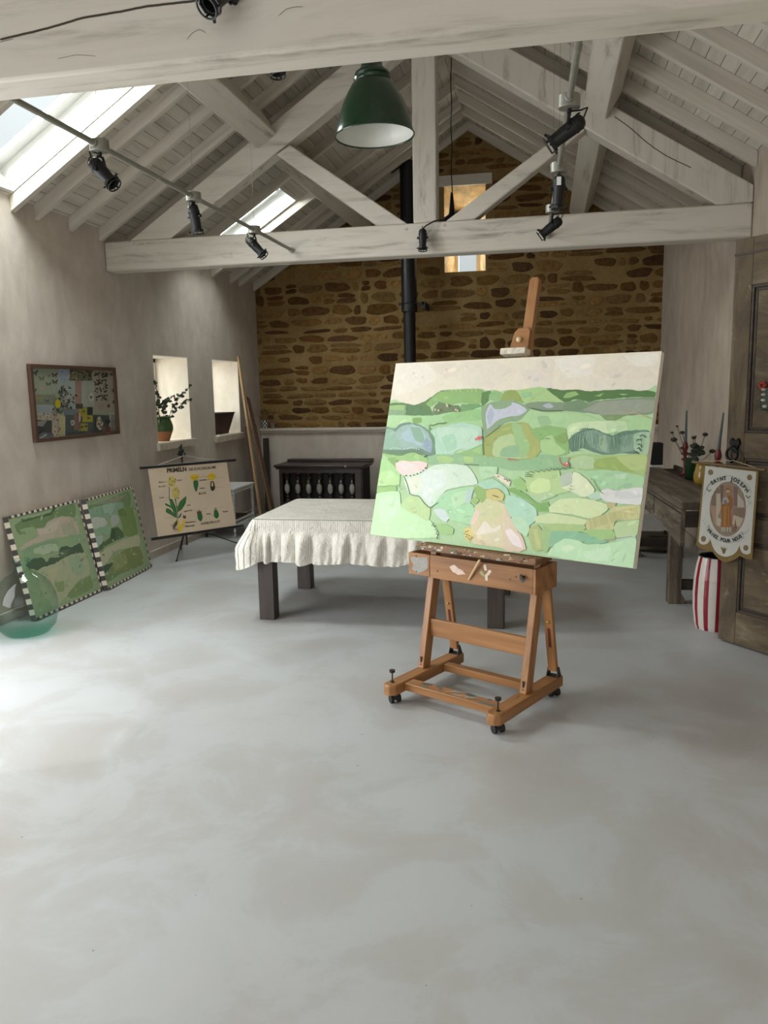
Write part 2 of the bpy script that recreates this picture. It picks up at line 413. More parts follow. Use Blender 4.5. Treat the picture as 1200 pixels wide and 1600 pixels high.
# right wall: meets the stone gable at a slight skew
m = MB()
xr0, xr1 = 1.405, 1.285
top = lambda x: zb(x)-.0
def rw(poly, z0=0.0, z1=None):
    n = len(poly); vs = [V((x, y, z0)) for x, y in poly]+[V((x, y, (zb(x)+.02) if z1 is None else z1)) for x, y in poly]
    m.add(vs, [tuple(range(n-1, -1, -1)), tuple(range(n, 2*n))]+[(i, (i+1) % n, n+(i+1) % n, n+i) for i in range(n)])
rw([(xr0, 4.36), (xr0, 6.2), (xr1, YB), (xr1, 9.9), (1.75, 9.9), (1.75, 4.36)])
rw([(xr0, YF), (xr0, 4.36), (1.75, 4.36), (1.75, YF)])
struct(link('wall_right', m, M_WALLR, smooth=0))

# back wall: plastered dado below, rubble stone gable above, one small splayed opening
WB = (-1.175, -.695, 2.855, 3.815)
m = MB()
m.box((XL-.4, YB, 0), (1.75, 9.9, 1.03), 2)
def gable_strip(x0, x1, z0, z1):
    # a column of wall between x0,x1, cut under the roof line
    a, b = zb(x0)+.05, zb(x1)+.05
    vs = []
    for y in (YB, 10.1):
        vs += [V((x0, y, z0)), V((x1, y, z0)), V((x1, y, min(z1, b))), V((x0, y, min(z1, a)))]
    m.add(vs, [(0, 1, 2, 3), (7, 6, 5, 4), (0, 4, 5, 1), (1, 5, 6, 2), (2, 6, 7, 3), (3, 7, 4, 0)], 1)
xs = [XL-.3, XM-.9, WB[0], XM, WB[1], XM+.9, 1.7]
for a, b in zip(xs, xs[1:]):
    if WB[0]-.001 <= a and b <= WB[1]+.001:
        gable_strip(a, b, 1.03, WB[2]); gable_strip(a, b, WB[3], 9)
    else: gable_strip(a, b, 1.03, 9)
# individual stones laid in rough courses, proud of the mortar
rnd = random.Random(11)
z = 1.045
pal = [(108, 80, 44), (94, 68, 38), (116, 88, 50), (100, 74, 38), (86, 62, 36), (122, 94, 54), (92, 64, 34), (110, 86, 52), (78, 56, 34), (118, 92, 56)]
def stone(cx, cz, w, h):
    if WB[0]-.02-w/2 < cx < WB[1]+.02+w/2 and WB[2]-.03-h/2 < cz < WB[3]+.14+h/2: return
    k = 18; e = rnd.uniform(2.2, 3.6); ph = [rnd.uniform(0, 6.28) for _ in range(4)]; pts = []
    tilt = rnd.uniform(-.05, .05)
    for i in range(k):
        a = 2*math.pi*i/k; c, s_ = math.cos(a), math.sin(a)
        r = (abs(c)**e+abs(s_)**e)**(-1/e)*(1+.09*math.sin(2*a+ph[0])+.07*math.sin(3*a+ph[1])+.05*math.sin(5*a+ph[2]))
        x = r*c*w/2; y = r*s_*h/2; pts.append((x-y*tilt, y+x*tilt))
    d = rnd.uniform(.006, .016); vs = []
    for sc, dy in ((1.0, .002), (.93, -d*.75), (.72, -d)):
        for x, y in pts:
            X = min(max(cx+x*sc, XL+.005), 1.285); Z = min(max(cz+y*sc, 1.036), zb(X)-.0)
            vs.append(V((X, YB+dy+(rnd.uniform(-.0025, .0025) if sc < 1 else 0), Z)))
    fs = [(j*k+i, j*k+(i+1) % k, (j+1)*k+(i+1) % k, (j+1)*k+i) for j in range(2) for i in range(k)]+[tuple(2*k+i for i in range(k))]
    c = rnd.choice(pal); gsc = rnd.uniform(.85, 1.5); m.add(vs, fs, 0, None, rgba(c, gsc))
while z < 4.45:
    h = rnd.choice([.055, .065, .075, .08, .09, .1, .12]); x = XL+rnd.uniform(-.1, .05)
    while x < 1.33:
        w = rnd.choice([.09, .13, .17, .2, .24, .28, .33, .38])*rnd.uniform(.85, 1.15); gap = rnd.uniform(.02, .05)
        if rnd.random() < .16 and h > .075:
            stone(x+w/2, z+h*.27, w, h*.47); stone(x+w*.5, z+h*.78, w*.9, h*.4)
        elif rnd.random() > .04:
            stone(x+w/2, z+h/2+rnd.uniform(-.012, .012), w, h*rnd.uniform(.7, 1.05))
        x += w+gap
    z += h+rnd.uniform(.014, .03)
wb = struct(link('wall_back', m, [M_STONE, M_MORTAR, M_WALL], smooth=40))
# splayed lining of the small gable window, its timber frame and pane
m = MB()
f0 = [V((WB[0], YB, WB[2])), V((WB[1], YB, WB[2])), V((WB[1], YB, WB[3])), V((WB[0], YB, WB[3]))]
b0 = [V((-1.085, 10.05, 2.86)), V((-.80, 10.05, 2.86)), V((-.80, 10.05, 3.62)), V((-1.085, 10.05, 3.62))]
m.add(f0+b0, [(0, 1, 5, 4), (1, 2, 6, 5), (2, 3, 7, 6), (3, 0, 4, 7)])
M_RUBBLE = simple('limewashed_splay', (226, 196, 146), .9, var=.3, scale=9, bstr=.4)
w5 = struct(link('window_5', m, M_RUBBLE, smooth=0), 'small deep window high in the stone gable', 'window')
m = MB()
for a, b, c, d in ((-1.09, -1.05, 2.86, 3.62), (-.835, -.795, 2.86, 3.62), (-1.09, -.795, 2.86, 2.885), (-1.09, -.795, 3.58, 3.62), (-1.09, -.795, 3.2, 3.225)):
    m.box((a, 10.03, c), (b, 10.07, d))
link('window_frame', m, M_LINING, w5)
m = MB(); m.box((-1.05, 10.045, 2.885), (-.835, 10.052, 3.58)); link('pane', m, M_GLASS, w5, smooth=0)
m = MB(); m.box((WB[0]-.06, YB-.035, WB[3]), (WB[1]+.08, YB+.05, WB[3]+.12), ax=0); link('lintel', m, M_BEAM, w5, bevel=.006, label='white painted lintel')
# a dim rounded hedge outside the gable window so that the pane shows some green below the sky

# dado rail and skirtings
m = MB(); m.box((XL, YB-.05, 1.012), (1.285, YB, 1.048)); m.box((XL, YB-.03, .985), (1.285, YB, 1.012))
M_TRIM = simple('painted_trim', (206, 196, 182), .6, var=.04)
struct(link('trim_1', m, M_TRIM, bevel=.006))
m = MB(); m.box((XL, 3.9, 0), (XL+.012, YB, .062)); m.box((XL, 3.9, .062), (XL+.02, YB, .074))
struct(link('baseboard_left', m, M_WALL, bevel=.003))
m = MB(); m.box((XL+.02, YB-.014, 0), (1.285, YB, .07)); struct(link('baseboard_back', m, M_WALL, bevel=.003))
m = MB(); m.add([V(p) for p in ((1.405, 4.37, 0), (1.405, 6.2, 0), (1.285, YB-.014, 0), (1.265, YB-.014, 0), (1.385, 6.2, 0), (1.385, 4.37, 0))]+[V(p) for p in ((1.405, 4.37, .11), (1.405, 6.2, .11), (1.285, YB-.014, .11), (1.265, YB-.014, .11), (1.385, 6.2, .11), (1.385, 4.37, .11))],
    [(5, 4, 3, 2, 1, 0), (6, 7, 8, 9, 10, 11)]+[(i, (i+1) % 6, 6+(i+1) % 6, 6+i) for i in range(6)])
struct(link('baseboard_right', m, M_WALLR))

# ------------------------------------------------------------------ roof boards with skylight holes
SA = (4.24, 4.985, -3.50, -2.50); SB = (7.55, 8.285, -3.36, -2.552)
m = MB()
def slab(xa, xb, y0, y1):
    vs = [V((xa, y0, zb(xa))), V((xb, y0, zb(xb))), V((xb, y1, zb(xb))), V((xa, y1, zb(xa)))]
    vs += [p+V((0, 0, .05)) for p in vs]
    m.add(vs, [(0, 3, 2, 1), (4, 5, 6, 7), (0, 1, 5, 4), (1, 2, 6, 5), (2, 3, 7, 6), (3, 0, 4, 7)])
for a, b, c, d in grid_cells([-3.6, -3.5, -3.36, -2.552, -2.5, XM], [YF, SA[0], SA[1], SB[0], SB[1], 10.0], [(SA[2], SA[3], SA[0], SA[1]), (SB[2], SB[3], SB[0], SB[1])]):
    slab(a, b, c, d)
slab(XM, 1.78, YF, 10.0)
struct(link('ceiling', m, M_BOARD, smooth=0))

UPN = V((-S*CS, 0, CS))                                                 # outward normal of the left roof slope
for k, (y0, y1, xa, xb), lab in ((1, SA, 'near roof window over the left wall, cut off by the frame'), (2, SB, 'far roof window behind the middle roof truss')):
    lo = V((xa, 0, zb(xa))); hi = V((xb, 0, zb(xb))); D = .17
    m = MB()
    Y0 = V((0, y0+.003, 0)); Y1 = V((0, y1-.003, 0)); lo = lo+V((CS, 0, S*CS))*.003; hi = hi-V((CS, 0, S*CS))*.003; N = UPN*D; th = .012
    su = (hi-lo).normalized()
    for p, q, tn in ((lo+Y0, hi+Y0, V((0, -th, 0))), (lo+Y1, hi+Y1, V((0, th, 0))), (lo+Y0, lo+Y1, -su*th), (hi+Y0, hi+Y1, su*th)):
        m.prism([p, q, q+N, p+N], tn)
    w = struct(link('window_%d' % k, m, M_LINING, smooth=0), lab, 'roof window')
    m = MB(); fw = .055
    c = [lo+Y0+N, hi+Y0+N, hi+Y1+N, lo+Y1+N]; Yv = V((0, 1, 0))
    ins = lambda p, a, b: p+su*a+Yv*b
    for a, b in (((0, 0), (0, 1)), ((0, 1), (1, 1)), ((1, 1), (1, 0)), ((1, 0), (0, 0))):
        def cor(i, j, off): return ins(lo+N+Yv*y0, ((hi-lo).length if i else 0)+(-off if i else off), ((y1-y0) if j else 0)+(-off if j else off))
        m.prism([cor(a[0], a[1], 0), cor(b[0], b[1], 0), cor(b[0], b[1], fw), cor(a[0], a[1], fw)], UPN*.05)
    link('window_frame', m, M_LINING, w, smooth=0)
    m = MB()
    for a, b in (((0, 0), (0, 1)), ((0, 1), (1, 1)), ((1, 1), (1, 0)), ((1, 0), (0, 0))):
        m.prism([cor(a[0], a[1], fw+.012)-UPN*.012, cor(b[0], b[1], fw+.012)-UPN*.012, cor(b[0], b[1], fw+.05)-UPN*.012, cor(a[0], a[1], fw+.05)-UPN*.012], UPN*.04)
    link('sash', m, M_LINING, w, smooth=0)
    m = MB(); m.prism([cor(0, 0, fw+.05), cor(0, 1, fw+.05), cor(1, 1, fw+.05), cor(1, 0, fw+.05)], UPN*.006)
    link('pane', m, M_GLASS, w, smooth=0)

# ------------------------------------------------------------------ rafters
RD = .10
def rafter(side, y, t0=0.0, t1=1.0, label='', name='rafter'):
    xa, xb = (XL+.0, XM) if side == 'L' else (1.402, XM)
    a = xa+(xb-xa)*t0-(.006 if t1 < .3 else 0); b = xa+(xb-xa)*t1
    if side == 'R' and t0 == 0 and y > 6.2: a = 1.402-(y-6.2)*.0348
    m = MB(); p = [V((a, y, zb(a)-RD)), V((b, y, zb(b)-RD)), V((b, y, zb(b))), V((a, y, zb(a)))]
    if t1 == 1.0: p[1].x -= 0; 
    m.prism(p, (0, .05, 0))
    o = link(name, m, M_RAFT, bevel=.003, loc=(a, y, zb(a)))
    return tag(o, label, 'rafter', 'roof rafters on the %s slope' % ('left' if side == 'L' else 'right'))
ordn = ['first', 'second', 'third', 'fourth', 'fifth', 'sixth', 'seventh', 'eighth', 'ninth']
for side, word in (('L', 'left'), ('R', 'right')):
    front = [6.09, 5.67, 5.25] + ([4.99, 4.19] if side == 'L' else [4.83, 4.41, 3.99, 3.57, 3.15])
    for i, y in enumerate(front):
        rafter(side, y, label='white rafter on the %s roof slope, %s in front of the middle truss' % (word, ordn[i]))
    back = [6.5, 6.92, 7.49, 8.31, 8.83, 9.10, 9.585] if side == 'L' else [6.5, 6.92, 7.34, 7.76, 8.18, 8.6, 9.02, 9.585]
    for i, y in enumerate(back):
        rafter(side, y, label='white rafter on the %s roof slope, %s behind the middle truss' % (word, ordn[i]))
rafter('L', 8.02, 0, (SB[2]-.03-XL)/(XM-XL), 'short white rafter stub below the far roof window')

# ------------------------------------------------------------------ middle truss
TY0, TY1 = 6.155, 6.315
tr = thing('roof_truss', 'whitewashed oak king post truss across the middle of the room', 'roof truss', (XM, TY0, 2.5))
TC = (0, (TY0+TY1)/2, 0)
m = MB(); m.box((XL+.002, TY0, 2.503), (1.403, TY1, 2.735)); link('tie_beam', m, M_BEAM, tr, bevel=.012)
m = MB(); m.box((-.984, TY0+.002, 2.735), (-.806, TY1, 4.20), ax=2); link('king_post', m, M_BEAM, tr, bevel=.01)
def in_truss(pts, name, dy=0.0):
    m = MB(); m.prism([V((x, TY0+dy, z)) for x, z in pts], (0, TY1-TY0-2*dy, 0)); return link(name, m, M_BEAM, tr, bevel=.01)
zt = lambda x: 2.89+.634*(x+3.088)
in_truss([(-3.31, 2.735), (-2.955, 2.735), (-.984, 3.988), (-.984, 4.22)], 'principal_rafter')
in_truss([(1.403, 2.735), (1.403, 2.852), (-.806, 4.22), (-.806, 3.988), (1.16, 2.735)], 'principal_rafter')
in_truss([(-1.03, 2.735), (-1.265, 2.735), (-2.045, 3.305), (-1.935, 3.37)], 'strut', .012)
in_truss([(-.745, 2.735), (-.53, 2.735), (.265, 3.30), (.2, 3.36)], 'strut', .012)
M_PEG = simple('oak_peg', (190, 180, 165), .7)
for px_, pz in ((208, 380), (228, 380), (634, 358), (693, 352), (1170, 320)):
    q = at(px_, pz, y=TY0); m = MB(); m.cyl((q.x, TY0-.006, q.z), (q.x, TY0+.01, q.z), .011, n=10); link('peg', m, M_PEG, tr)

# near tie beam (its truss is above the frame)
m = MB(); m.box((XL+.002, 2.47, 2.515), (1.403, 2.63, 2.78))
nb = tag(link('tie_beam', m, M_BEAM, bevel=.012, loc=(XM, 2.47, 2.515)), 'whitewashed tie beam nearest the camera, crossing the top of the picture', 'beam')
M_CRACK = simple('dark_crack', (58, 48, 38), .9)
def crack(pts, w, pl, parent):
    m = MB(); q = [pl.px(*p) for p in pts]; stroke(m, pl, q, w, (58, 48, 38)); link('crack', m, M_PAINT, parent, tri=True, smooth=0)
M_PAINT = attr_paint('painted_surface')
plb = Plane((XL, 2.47, 2.515), (1, 0, 0), (0, 0, 1), 4.9, .26)
crack([(0, 62), (60, 48), (100, 37), (130, 28), (190, 18), (230, 10), (300, 2), (330, -3)], .007, plb, nb)
for ps, w in (([(435, 25), (448, 14), (462, 11), (474, 11)], .002), ([(292, 62), (300, 52), (312, 46), (322, 52)], .0018), ([(0, 66), (20, 61)], .004), ([(90, 92), (120, 86), (150, 88)], .0015)):
    m = MB(); stroke(m, plb, [plb.px(*p) for p in ps], w, (120, 108, 92)); link('crack', m, M_PAINT, nb, tri=True, smooth=0)
plt = Plane((XL, TY0, 2.5), (1, 0, 0), (0, 0, 1), 4.9, 1.8)
m = MB(); stroke(m, plt, [plt.px(*p) for p in ((960, 182), (985, 200), (1010, 222), (1040, 243), (1080, 262))], .006, (70, 60, 48)); link('crack', m, M_PAINT, tr, tri=True, smooth=0)

# purlins: trenched into the principals, rafters rest on them
for side, word in ((-1, 'left'), (1, 'right')):
    xc = XM+side*1.215
    bottom = 3.40
    ex = V((CS, 0, -side*S*CS)); nz = V((side*S*CS, 0, CS))
    c = V((xc, 0, bottom))
    hw = .092; dp = (zb(xc)-RD-bottom)*CS-.002
    def purlin(y0, y1, lab):
        m = MB(); p = [c-ex*hw, c+ex*hw, c+ex*hw+nz*dp, c-ex*hw+nz*dp]
        m.prism([q+V((0, y0, 0)) for q in p], (0, y1-y0, 0))
        # grain along Y
        m.g = [V((v.y, v.x, v.z)) for v in m.v]
        tag(link('purlin', m, M_BEAM, bevel=.008, loc=(xc, y0, bottom)), lab, 'purlin', 'roof purlins')
    purlin(1.2, TY0-.001, 'whitewashed %s purlin in front of the middle truss' % word)
    purlin(TY1+.001, YB-.002, 'whitewashed %s purlin behind the middle truss' % word)
# ================================================================== EASEL AND PAINTING
M_EASEL = wood('varnished_easel_beech', (118, 78, 42), (150, 104, 60), (170, 122, 76), .42, 1.0, 16, .08, spots=((92, 56, 30), 2.2, .70))
M_EASELD = wood('dark_worn_beech', (88, 58, 34), (118, 80, 48), (138, 98, 62), .5, 1.0, 16, .1, spots=((214, 210, 196), 3.0, .66))
M_IRON = simple('aged_iron', (62, 58, 52), .45, .7)
M_BLACK = simple('black_rubber', (22, 22, 23), .55)
M_BRASSY = simple('brass_pin', (196, 168, 116), .35, .8)
E0 = V((-.313, 3.709, 0)); ER = V((.885, -.466, 0)).normalized(); EB = V((.466, .885, 0)).normalized(); EZ = V((0, 0, 1))
EM = Matrix(((ER.x, EB.x, 0, E0.x), (ER.y, EB.y, 0, E0.y), (0, 0, 1, 0), (0, 0, 0, 1)))
def e(r, b, z): return EM @ V((r, b, z))
LEAN = .215
es = thing('studio_easel', 'varnished wooden studio easel on casters holding the big green landscape painting', 'easel', tuple(E0))
RZ0, RZ1 = .052, .104
for s, (r0, r1) in ((-1, (-.325, -.252)), (1, (.252, .325))):
    m = MB(); b0, b1, ch = -.335, .285, .022
    m.prism([e(r0+ch, b0, RZ0), e(r1-ch, b0, RZ0), e(r1, b0+ch, RZ0), e(r1, b1-.01, RZ0), e(r1-.01, b1, RZ0), e(r0+.01, b1, RZ0), e(r0, b1-.01, RZ0), e(r0, b0+ch, RZ0)], (0, 0, RZ1-RZ0))
    m.g = [V((p.dot(EB), p.dot(ER), p.z)) for p in m.v]
    rn = link('runner', m, M_EASEL, es, bevel=.006)
    for b in (-.275, .25):
        m = MB(); c = e((r0+r1)/2, b, 0)
        m.cyl(c+V((0, 0, .044)), c+V((0, 0, RZ0)), .017, n=14)
        m.box((-.014, -.022, .02), (.014, .022, .046), M=Matrix.Translation(c) @ Matrix.Rotation(.6, 4, 'Z'))
        d = V((math.cos(.6), math.sin(.6), 0))
        for k in (-1, 1):
            w0 = c+d*(k*.018)+V((0, 0, .021)); m.cyl(w0-d*.008, w0+d*.008, .021, n=16)
        link('caster', m, M_BLACK, es, bevel=.001)
    # levelling screw at the front end
    m = MB(); c = e((r0+r1)/2+.006*s, -.285, 0)
    m.cyl(c+V((0, 0, .028)), c+V((0, 0, RZ1+.052)), .0035, n=8); m.cyl(c+V((0, 0, RZ1+.05)), c+V((0, 0, RZ1+.062)), .013, .015, n=12)
    m.cyl(c+V((0, 0, RZ1)), c+V((0, 0, RZ1+.006)), .008, n=8)
    link('levelling_screw', m, M_IRON, es)
m = MB(); m.box((-.252, -.245, .060), (.252, -.175, .098), M=EM); link('front_stretcher', m, M_EASEL, es, bevel=.003)
FS = Plane(e(-.252, -.245, .0985), ER, EB, .504, .07)
m = MB()
PTX = attr_paint('dried_paint', .5, .15, 40, .4)
for i in range(14):
    a = random.uniform(.05, .47); b = random.uniform(.006, .062); w = random.uniform(.02, .06)
    paint(m, FS, [(a, b-.006), (a+w*.5, b-.011), (a+w, b), (a+w*.5, b+.012), (a, b+.008)], random.choice([(88, 98, 92), (74, 86, 82), (104, 112, 104), (130, 132, 120)]), .003)
for i in range(4):
    a = random.uniform(.15, .35); stroke(m, FS, [(a, .01), (a+.05, .03+.01*i)], .004, (226, 224, 206))
link('paint_splashes', m, PTX, es, tri=True, smooth=0, label='dark green and white dried paint on the front stretcher')['kind'] = 'stuff'
m = MB(); m.box((-.252, .085, .060), (.252, .13, .098), M=EM); link('rear_stretcher', m, M_EASEL, es, bevel=.003)
# uprights
def ub(z, b0): return b0+LEAN*(z-RZ1)
for r0, r1 in ((-.318, -.283), (.266, .301)):
    m = MB(); zt_ = .735
    m.prism([e(r0, ub(RZ1, -.05), RZ1), e(r0, ub(RZ1, .012), RZ1), e(r0, ub(zt_, .012), zt_), e(r0, ub(zt_, -.05), zt_)], ER*(r1-r0))
    m.g = [V((p.z, p.dot(ER), p.dot(EB))) for p in m.v]
    u = link('upright', m, M_EASEL, es, bevel=.003)
    m = MB()
    for dz, rr in ((.05, .004), (.02, .003)):
        c = e((r0+r1)/2, ub(RZ1+dz, -.05), RZ1+dz); m.cyl(c-EB*.002, c+EB*.004, rr, n=8)
    m.box((-.004, -.0015, .02), (.004, .002, .05), M=frame(e((r0+r1)/2, ub(RZ1+.03, -.05), RZ1+.01), ER))
    link('slot', m, M_BLACK, es)
m = MB(); m.box((-.283, ub(.31, -.03), .262), (.266, ub(.31, -.008), .352), M=EM); link('crossbar', m, M_EASEL, es, bevel=.003)
# rear props, slotted, running down to hinges at the back of the runners
for r in (-.288, .288):
    m = MB(); p0 = e(r, .155, .60); p1 = e(r, .243, RZ1+.03)
    m.bar(p0, p1, .045, .022, up=EB); pr = link('rear_prop', m, M_EASEL, es, bevel=.002)
    m = MB(); q = p0.lerp(p1, .62); d = (p1-p0).normalized(); nn = d.cross(ER).normalized(); nn = nn if nn.dot(EB) < 0 else -nn
    m.bar(q-d*.05, q+d*.05, .014, .002, up=nn, off=(0, .0115)); link('slot', m, simple('slot_red', (92, 34, 22), .6), pr)
    m = MB(); q2 = p0.lerp(p1, .44); m.ball(q2+nn*.014, .007); link('brass_pin', m, M_BRASSY, pr)
    m = MB(); m.box((-.028, -.022, 0), (.028, .022, .003), M=Matrix.Translation(e(r, .247, RZ1)) @ EM.to_3x3().to_4x4())
    for k in (-1, 1): m.prism([e(r+k*.027, .225, RZ1), e(r+k*.027, .27, RZ1), e(r+k*.024, .252, RZ1+.05), e(r+k*.024, .238, RZ1+.05)], ER*(.003*k))
    link('hinge', m, M_IRON, es)
# paint box slung across the uprights; its tray is pulled out to the left
BX0, BX1, BZ0, BZ1 = -.395, .325, .572, .688
m = MB(); m.box((-.262, -.012, BZ0), (BX1-.014, .006, BZ1), M=EM); m.box((BX1-.014, -.012, BZ0-.004), (BX1, .195, BZ1), M=EM)
m.box((-.262, .18, BZ0), (BX1-.014, .195, BZ1), M=EM); bxo = link('paint_box', m, M_EASEL, es, bevel=.002)
m = MB(); m.box((BX0, -.012, BZ0+.004), (-.264, .006, BZ1-.002), M=EM); m.box((BX0, .006, BZ0+.004), (BX0+.014, .17, BZ1-.002), M=EM)
dr = link('drawer', m, M_EASEL, es, bevel=.002)
BP = Plane(e(BX0, -.0125, BZ0), ER, EZ, BX1-BX0, BZ1-BZ0)
m = MB()
paint(m, BP, [(.012, .09), (.03, .05), (.02, .03), (.06, .012), (.10, .03), (.12, .05), (.118, .1), (.07, .095)], (150, 146, 138), .002)
link('paint_patch', m, PTX, dr, tri=True, smooth=0, label='grey paint patch')
m = MB()
paint(m, BP, [(.25, .07), (.28, .085), (.30, .07), (.33, .06), (.345, .045), (.30, .035), (.27, .05)], (214, 190, 172), .003)
for dx, dy, a in ((.455, .092, .3), (.475, .07, -.6), (.462, .045, .1), (.438, .06, .8)):
    c, s_ = math.cos(a), math.sin(a); paint(m, BP, [(dx+x*c-y*s_, dy+x*s_+y*c) for x, y in ((-.006, -.014), (.006, -.014), (.008, .012), (0, .018), (-.008, .01))], (212, 198, 176) if dx != .438 else (150, 160, 110), .001)
for dx, dy in ((.18, .04), (.62, .07), (.59, .055), (.36, .03), (.05, .02), (.05, .1)): dot(m, BP, (dx, dy), .004, (40, 26, 16))
paint(m, BP, [(.64, .085), (.665, .08), (.67, .06), (.655, .045), (.638, .06)], (66, 62, 58), .002)
link('paint_splashes', m, PTX, bxo, tri=True, smooth=0, label='pink, white and dark dried paint')['kind'] = 'stuff'
m = MB(); c = e(.265, -.012, .648); m.cyl(c, c-EB*.014, .006, n=10); m.box((-.014, -.02, -.004), (.014, -.014, .004), M=Matrix.Translation(c) @ EM.to_3x3().to_4x4() @ Matrix.Rotation(.9, 4, 'Y')); link('wing_nut', m, M_IRON, bxo)
# lever resting from the tray to the box front
m = MB(); m.cyl(e(-.03, -.016, .595), e(.045, -.035, .705), .006, n=10); link('lever', m, simple('pale_stick', (206, 178, 132), .5), es)
# lower apron board and canvas tray
m = MB(); m.box((-.283, ub(.7, -.035), .66), (.266, ub(.7, -.012), .742), M=EM); link('apron', m, M_EASELD, es, bevel=.002)
TZ = .7415
m = MB(); m.box((-.315, -.04, TZ-.026), (.345, .105, TZ), M=EM); m.box((-.315, -.052, TZ-.026), (.345, -.04, TZ+.006), M=EM)
ty = link('canvas_tray', m, M_EASELD, es, bevel=.002)
m = MB()
for i in range(70):
    a = random.uniform(-.31, .34); b = random.choice([-.053, -.05, -.047]); w = random.uniform(.004, .02)
    m.ball(e(a, b, TZ+random.uniform(-.022, .007)), 1, 8, 0, (w, .004, random.uniform(.003, .007)), rgba(random.choice([(196, 196, 178), (150, 116, 78), (110, 128, 108), (178, 150, 116), (222, 218, 200), (96, 78, 58)])))
link('crusted_paint', m, PTX, ty)['kind'] = 'stuff'
# mast and top holder
KM = 1.0585
CV0 = V((-.248*KM, 3.5*KM, 1.5-.714*KM))          # centre of the canvas's bottom edge
CT = math.radians(15.0); CYW = math.radians(-27.8)
cr = V((math.cos(CYW), math.sin(CYW), 0)); cn0 = V((math.sin(CYW), -math.cos(CYW), 0)); cu = EZ*math.cos(CT)-cn0*math.sin(CT); cn = cr.cross(cu).normalized()
CW, CH, CD = 1.353*KM, .875*KM, .036
def c3(a, b, h): return CV0+cr*a+cu*b+cn*h        # a across, b up, h toward the viewer
m = MB(); MA = .012
def mast_a(b): return MA
m.prism([c3(MA-.026, -.02, -.075), c3(MA+.026, -.02, -.075), c3(MA+.026, 1.335, -.075), c3(MA+.017, 1.352, -.075), c3(MA-.017, 1.352, -.075), c3(MA-.026, 1.335, -.075)], -cn*.03)
m.g = [V((p.z, p.x, p.y)) for p in m.v]
link('mast', m, M_EASELD if False else M_EASEL, es, bevel=.003)
m = MB(); m.prism([c3(MA-.075, .962, -.072), c3(MA+.03, .962, -.072), c3(MA+.03, 1.075, -.072), c3(MA+.018, 1.09, -.072), c3(MA-.035, 1.09, -.072), c3(MA-.055, 1.07, -.072)], cn*.022)
hd = link('top_holder', m, M_EASEL, es, bevel=.002)
m = MB(); m.prism([c3(MA-.105, .955, -.078), c3(MA+.034, .955, -.078), c3(MA+.034, .986, -.078), c3(MA-.105, .986, -.078)], cn*.055); link('holder_lip', m, simple('paint_caked_lip', (206, 196, 176), .6, scale=40, var=.25), hd, bevel=.003)
m = MB(); c = c3(MA-.02, 1.03, -.05); m.ball(c+cn*.008, .013); link('knob', m, simple('pale_knob', (226, 200, 160), .4), hd)

# ------------------------------------------------------------------ the big landscape painting
pt = thing('landscape_painting', 'large wide canvas of green hills under a cream sky on the easel', 'painting', tuple(CV0))
m = MB(); m.prism([c3(-CW/2, 0, 0), c3(CW/2, 0, 0), c3(CW/2, CH, 0), c3(-CW/2, CH, 0)], -cn*CD)
link('canvas', m, simple('primed_canvas', (226, 220, 206), .75, var=.05, scale=60), pt, bevel=.003)
PL = Plane(c3(-CW/2, 0, 0), cr, cu, CW, CH)
QO = {'A': (570, 540, 5), 'B': (800, 540, 5), 'C': (570, 690, 5), 'D': (790, 690, 5)}
m = MB()
def pz(txt, q='A'):
    out = []
    for tok in txt.split():
        if tok in QO: q = tok; continue
        x, y = tok.split(','); ox, oy, k = QO[q]; out.append(PL.px(ox+float(x)/k, oy+float(y)/k))
    return out
PG = .93
def sage(c): a = sum(c)/3; return tuple(min(255, x*.86+.14*(a+14)) for x in c)
def inside(p, poly):
    r = False; n = len(poly)
    for i in range(n):
        a, b = poly[i], poly[i-1]
        if (a[1] > p[1]) != (b[1] > p[1]) and p[0] < (b[0]-a[0])*(p[1]-a[1])/(b[1]-a[1])+a[0]: r = not r
    return r
def pp(col, txt, jit=.0016, strokes=True):
    poly = pz(txt); col = sage(col); paint(m, PL, poly, col, jit, .014, margin=.0006, g=PG)
    if not strokes: return
    xs = [p[0] for p in poly]; ys = [p[1] for p in poly]; w = max(xs)-min(xs); h = max(ys)-min(ys); k = int(min(16, 2+w*h*500)); rr_ = random.Random(len(m.v)); base_an = rr_.gauss(.1, .5)
    for _ in range(k):
        c = (rr_.uniform(min(xs), max(xs)), rr_.uniform(min(ys), max(ys))); L = rr_.uniform(.018, .06)*min(1, w/.12+.25); T_ = rr_.uniform(.004, .012)*min(1, h/.06+.3); an = base_an+rr_.gauss(0, .3); ca, sa = math.cos(an), math.sin(an)
        q = [(c[0]+x*ca-y*sa, c[1]+x*sa+y*ca) for x, y in ((-L/2, 0), (-L*.2, T_), (L*.3, T_*.8), (L/2, 0), (L*.2, -T_), (-L*.3, -T_*.7))]
        if not all(inside(p, poly) for p in q): continue
        f = rr_.uniform(.93, 1.07); dc = rr_.uniform(-5, 5); paint(m, PL, q, (min(255, col[0]*f+dc), min(255, col[1]*f), min(255, col[2]*f-dc)), .0012, .008, dh=.000006, margin=.0008, g=PG)
paint(m, PL, [(0, 0), (CW, 0), (CW, CH), (0, CH)], (228, 219, 198), 0, 1, smooth=False, margin=.0004, g=PG)
